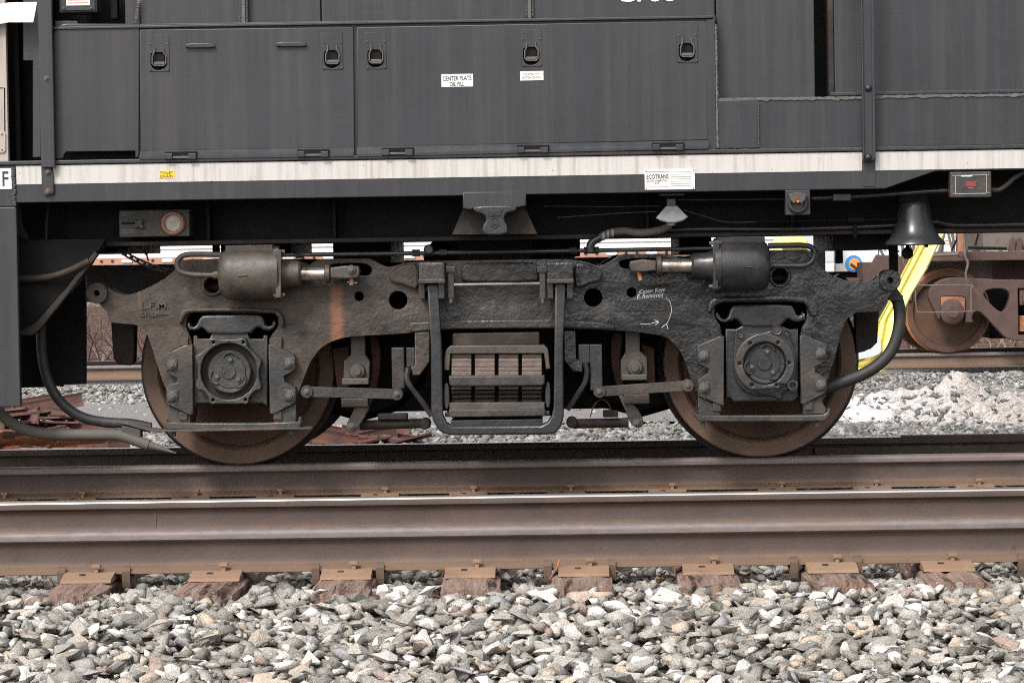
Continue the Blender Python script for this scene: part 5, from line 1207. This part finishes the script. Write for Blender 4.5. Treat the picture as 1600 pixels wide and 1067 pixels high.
boxw('truck_bolster', wx0+.02, 2*mxc-wx0-.02, HY0+.02, H1+.3, wz[0][1]-.19, wz[0][1]-.02, 'hopper_brown', HC, .01); boxw('bolster_cap', wx0+.05, wx0+.12, HY0-.02, HY0+.05, wz[0][1]-.16, wz[0][1]-.08, 'hopper_brown', HC, .01)
q = P(1488, 484, HY0); lathe('bearing_end', (hx, HY0-.08, hz), [(0, -.01), (.06, -.01), (.065, .0), (.11, .02), (.135, .04), (.14, .3), (0, .3)], 'hopper_brown', HC, n=32)
prism('bearing_adapter', zH([(342,560), (365,552), (500,552), (524,562), (524,660), (500,690), (365,690), (342,660)]), HY0-.03, HY0+.1, 'hopper_orange', HC, bev=.01)
lathe('bearing_end', P(1488, 484, HY0-.06), [(0, -.01), (.05, -.01), (.056, .0), (.10, .012), (.125, .03), (.128, .1), (0, .1)], 'hopper_brown', HC, n=32)
for k in range(3): a = 2*PI*k/3+.5; bolt(HC, 1488+8*math.cos(a), 486+8*math.sin(a), HY0-.07, 3, 'bolt_steel')
tubepx('uncoupling_wire', zH([(165,465), (555,465), (568,500), (568,640), (550,662), (200,670), (160,655), (150,600), (148,505)]), HY0-.25, 1.1, 'hopper_grey', HC, 6)
tubepx('brake_rod', zH([(515,95), (525,240), (545,300), (530,380), (548,490), (562,510)]), HY0-.2, 1.9, 'hopper_grey', HC, 8)
tubepx('cross_pipe', zH([(250,240), (490,228)]), HY0-.15, 2.6, 'hopper_grey', HC, 10, False); lathe('pipe_eye', P(*zH([(492,230)])[0], HY0-.17), [(0, -.03), (.03, -.03), (.034, 0), (.034, .05)], 'hopper_brown', HC, n=16)
box('end_post', *zH([(470,60)])[0], *zH([(516,235)])[0], HY0-.12, HY0-.05, 'hopper_orange', HC, .006)
zq = lambda y: zat(1560, 350+y/4.85, HY0)
boxw('dark_panel', hx+.52, mxc+.9, H0+.35, H1-.1, .08, .72, 'under_black', HC, .02)  # added dark panel: blacks out the frame openings, stands for far frame and brake gear
boxw('end_sill', XH(1440), XH(1900), HY0+.1, HY0+.5, zq(277), zq(205), 'hopper_brown', HC, .01)
boxw('slope_sheet', XH(1440), XH(1565), HY0+.55, HY0+.6, zq(420), zq(275), 'hopper_grey', HC, .005); boxw('slope_sheet', XH(1566), XH(1900), HY0+.75, HY0+.8, zq(420), zq(285), 'hopper_brown', HC, .005)
boxw('side_wall', XH(1546), XH(1950), HY0+.3, HY0+2.6, zq(200), 3.8, 'hopper_grey', HC, .01)
for a in (895, 945, 1010): prism('side_stake', zH([(a-40,230), (a-25,130), (a,100), (a+12,130), (a+10,230)]), HY0+.2, HY0+.29, 'hopper_brown', HC, bev=.006)
boxw('center_sill', XH(1362), XH(1900), 17.9, 18.6, .70, .98, 'hopper_brown', HC, .01)
boxw('coupler', XH(1228), XH(1362), 18.1, 18.4, .60, .80, 'hopper_brown', HC, .03)
prism('end_gusset', [(1370,398), (1425,402), (1425,470), (1352,470), (1352,430)], 17.4, 17.5, 'hopper_brown', HC, bev=.006)
tubepx('grab_iron', zH([(420,205), (470,95)]), HY0+.2, 1.6, 'under_black', HC, 8, False); tubepx('grab_iron', zH([(600,165), (625,75)]), HY0+.2, 1.8, 'under_black', HC, 8, False); tubepx('air_pipe', zH([(545,180), (840,185)]), HY0-.05, 2.2, 'under_black', HC, 8, False)
tubepx('grab_iron', [(1408,382), (1412,410), (1416,420)], HY0-.1, .9, 'hopper_grey', HC, 6)
# yellow chute with its pale liner, on the gravel between the tracks
CYD = 13.0
ch_ = thing('yellow_chute', tuple(P(1330, 588, CYD)), 'bright yellow ribbed metal chute slanting down behind the hanging black hose', 'chute')
def ribbed(name, rows, mat):
    """rows of (left, right) pixel pairs down the chute; ribs across"""
    cross = [(0, 0), (.12, .03), (.14, .0), (.3, .0), (.32, .035), (.42, .035), (.44, .0), (.5, -.05), (.86, -.07), (.9, -.05), (1, .03)]
    bm = bmesh.new(); prev = None; prevb = None
    for (lx, ly), (rx, ry) in rows:
        ring = []; rb_ = []
        for t, d in cross:
            v = P(lx+(rx-lx)*t, ly+(ry-ly)*t, CYD)+Vector((0, d*1.3, 0)); ring.append(bm.verts.new(v)); rb_.append(bm.verts.new(v+Vector((0, .02, 0))))
        if prev:
            for k in range(len(cross)-1): bm.faces.new((prev[k], prev[k+1], ring[k+1], ring[k])); bm.faces.new((prevb[k], rb_[k], rb_[k+1], prevb[k+1]))
            bm.faces.new((prev[0], ring[0], rb_[0], prevb[0])); bm.faces.new((prev[-1], prevb[-1], rb_[-1], ring[-1]))
        prev, prevb = ring, rb_
    return bm_done(name, bm, mat, ch_, False)
ribbed('chute_body', [((1440,365), (1478,365)), ((1432,385), (1466,385)), ((1408,430), (1450,420)), ((1385,478), (1428,455)), ((1370,505), (1412,490)), ((1366,530), (1404,525)), ((1362,548), (1396,555)), ((1345,560), (1380,582)), ((1320,566), (1350,596)), ((1285,572), (1300,604))], 'yellow_paint')
prism('chute_liner', chaikin([(1371,520), (1379,545), (1372,556), (1340,562), (1300,566), (1300,554), (1345,552), (1362,544), (1368,532)], 1), CYD-.06, CYD-.03, 'pale_grey_paint', ch_, bev=.004)
yb = thing('yellow_machine', tuple(P(1240, 600, 14.5)), 'yellow machine hood glimpsed over the truck frame behind the brake pipe', 'machine')
prism('hood', [(1222,376), (1230,366), (1252,366), (1262,376), (1262,392), (1222,392)], 14.2, 15.6, 'yellow_paint', yb, bev=.03); box('chassis', 1200, 392, 1290, 470, 14.3, 15.5, 'under_black', yb, .02); box('hood_rail', 1200, 384, 1262, 388, 14.1, 14.2, 'yellow_paint', yb, .01)
for px in (1222, 1268): lathe('wheel', P(px, 558, 14.3), [(0, .03), (.12, .03), (.13, 0), (.2, 0), (.27, .02), (.3, .06), (.3, .25), (0, .25)], 'rubber', yb, n=28); box('strut', px-3, 465, px+3, 560, 14.35, 14.5, 'under_black', yb, .01)
# white trailer with a round emblem
tr = thing('box_trailer', tuple(P(1320, 470, 34)), 'white box trailer with round blue and orange emblem beyond the far track', 'trailer')
prism('box_side', [(1305,385), (1372,384), (1372,424), (1305,425)], 34, 36, 'car_white', tr, bev=.02); prism('grey_side', [(1256,352), (1304,352), (1304,410), (1256,411)], 33.5, 36, 'pale_grey_paint', tr, bev=.02); prism('lower_side', [(1256,411.5), (1304,410.5), (1304,425), (1256,426)], 33.5, 36, 'car_white', tr, bev=.02)
s34 = S(33.95); c = P(1334, 412, 33.95)
prismw('emblem', [circ(c.x, c.z, 13/s34, 32)], 33.94, 33.99, 'emblem_blue', tr, .002); prismw('emblem_disc', [circ(c.x+1/s34, c.z-1/s34, 9/s34, 28)], 33.92, 33.935, 'emblem_orange', tr, .002); prism('emblem_swoosh', [(1330,411), (1343,420), (1341,424), (1328,414)], 33.9, 33.915, 'lettering_black', tr, bev=.001)
box('trailer_frame', 1262, 425, 1370, 445, 34.2, 35.6, 'under_black', tr, .03)
for px in (1285, 1350): lathe('trailer_wheel', P(px, 484, 34), [(0, .05), (.2, .05), (.22, 0), (.38, .0), (.42, .05), (.42, .28), (0, .28)], 'rubber', tr, n=28); box('axle_block', px-8, 440, px+8, 490, 34.2, 34.5, 'under_black', tr, .02)
# shrubs on the leaf-covered bank and bare trees behind
def shrub(px, Y, h, n, label, group, name='bare_shrub', mat='twig', r0=.012, spread=.5):
    base = P(px, 480, Y); base.z = zland(base.x, Y)-.02
    root = thing(name, tuple(base), label, 'shrub' if 'shrub' in name else 'tree', group); bm = bmesh.new(); bt = bmesh.new()
    def grow(p, d, L, r, lev, bmx):
        mid = p+d*L*.5+Vector((random.gauss(0,.08), random.gauss(0,.08), random.gauss(0,.04)))*L; e = p+d*L
        tube_bm(bmx, [p, mid, e], r, 5, True, .45)
        if lev:
            for _ in range(random.choice((2, 3, 3))):
                dd = (d+Vector((random.gauss(0,.55), random.gauss(0,.55), random.gauss(.1,.35)))).normalized(); grow(p+d*L*random.uniform(.45, 1), dd, L*random.uniform(.45,.75), r*.5, lev-1, bm)
    for _ in range(n):
        d = Vector((random.gauss(0, spread), random.gauss(0, spread), 1)).normalized(); grow(base+Vector((random.gauss(0,.12), random.gauss(0,.12), 0)), d, h*random.uniform(.5, .75), r0, 2, bt)
    bm_done('stems' if 'shrub' in name else 'trunk', bt, 'bark' if name != 'bare_shrub' else mat, root, True); bm_done('twigs' if 'shrub' in name else 'crown', bm, mat, root, True)['kind'] = 'stuff'
random.seed(11)
for k, px in enumerate((120, 150, 175, 60, 210, 240)): shrub(px, 21.5+random.uniform(0, 3), random.uniform(.7, 1.1), 6, 'bare twiggy shrub on leaf litter seen past the front hose', 'bare shrubs on the leafy bank')
for k, px in enumerate((1345, 1400, 1430, 1540, 1580, 1610, 1500)): shrub(px, 21.5+random.uniform(0, 4), random.uniform(.5, .9), 6, 'bare twiggy shrub on leaf litter behind the hopper wheel', 'bare shrubs behind the hopper')
for k, px in enumerate((1420, 1445, 1468, 1490, 1515, 1530, 1555, 1578, 1260, 1300, 1400, 1345)): shrub(px, 70+random.uniform(0, 30), random.uniform(4, 7), 3, 'bare winter tree on the pale grassy slope beyond the hopper car', 'bare trees on the slope', 'bare_tree', 'twig', .07, .25)
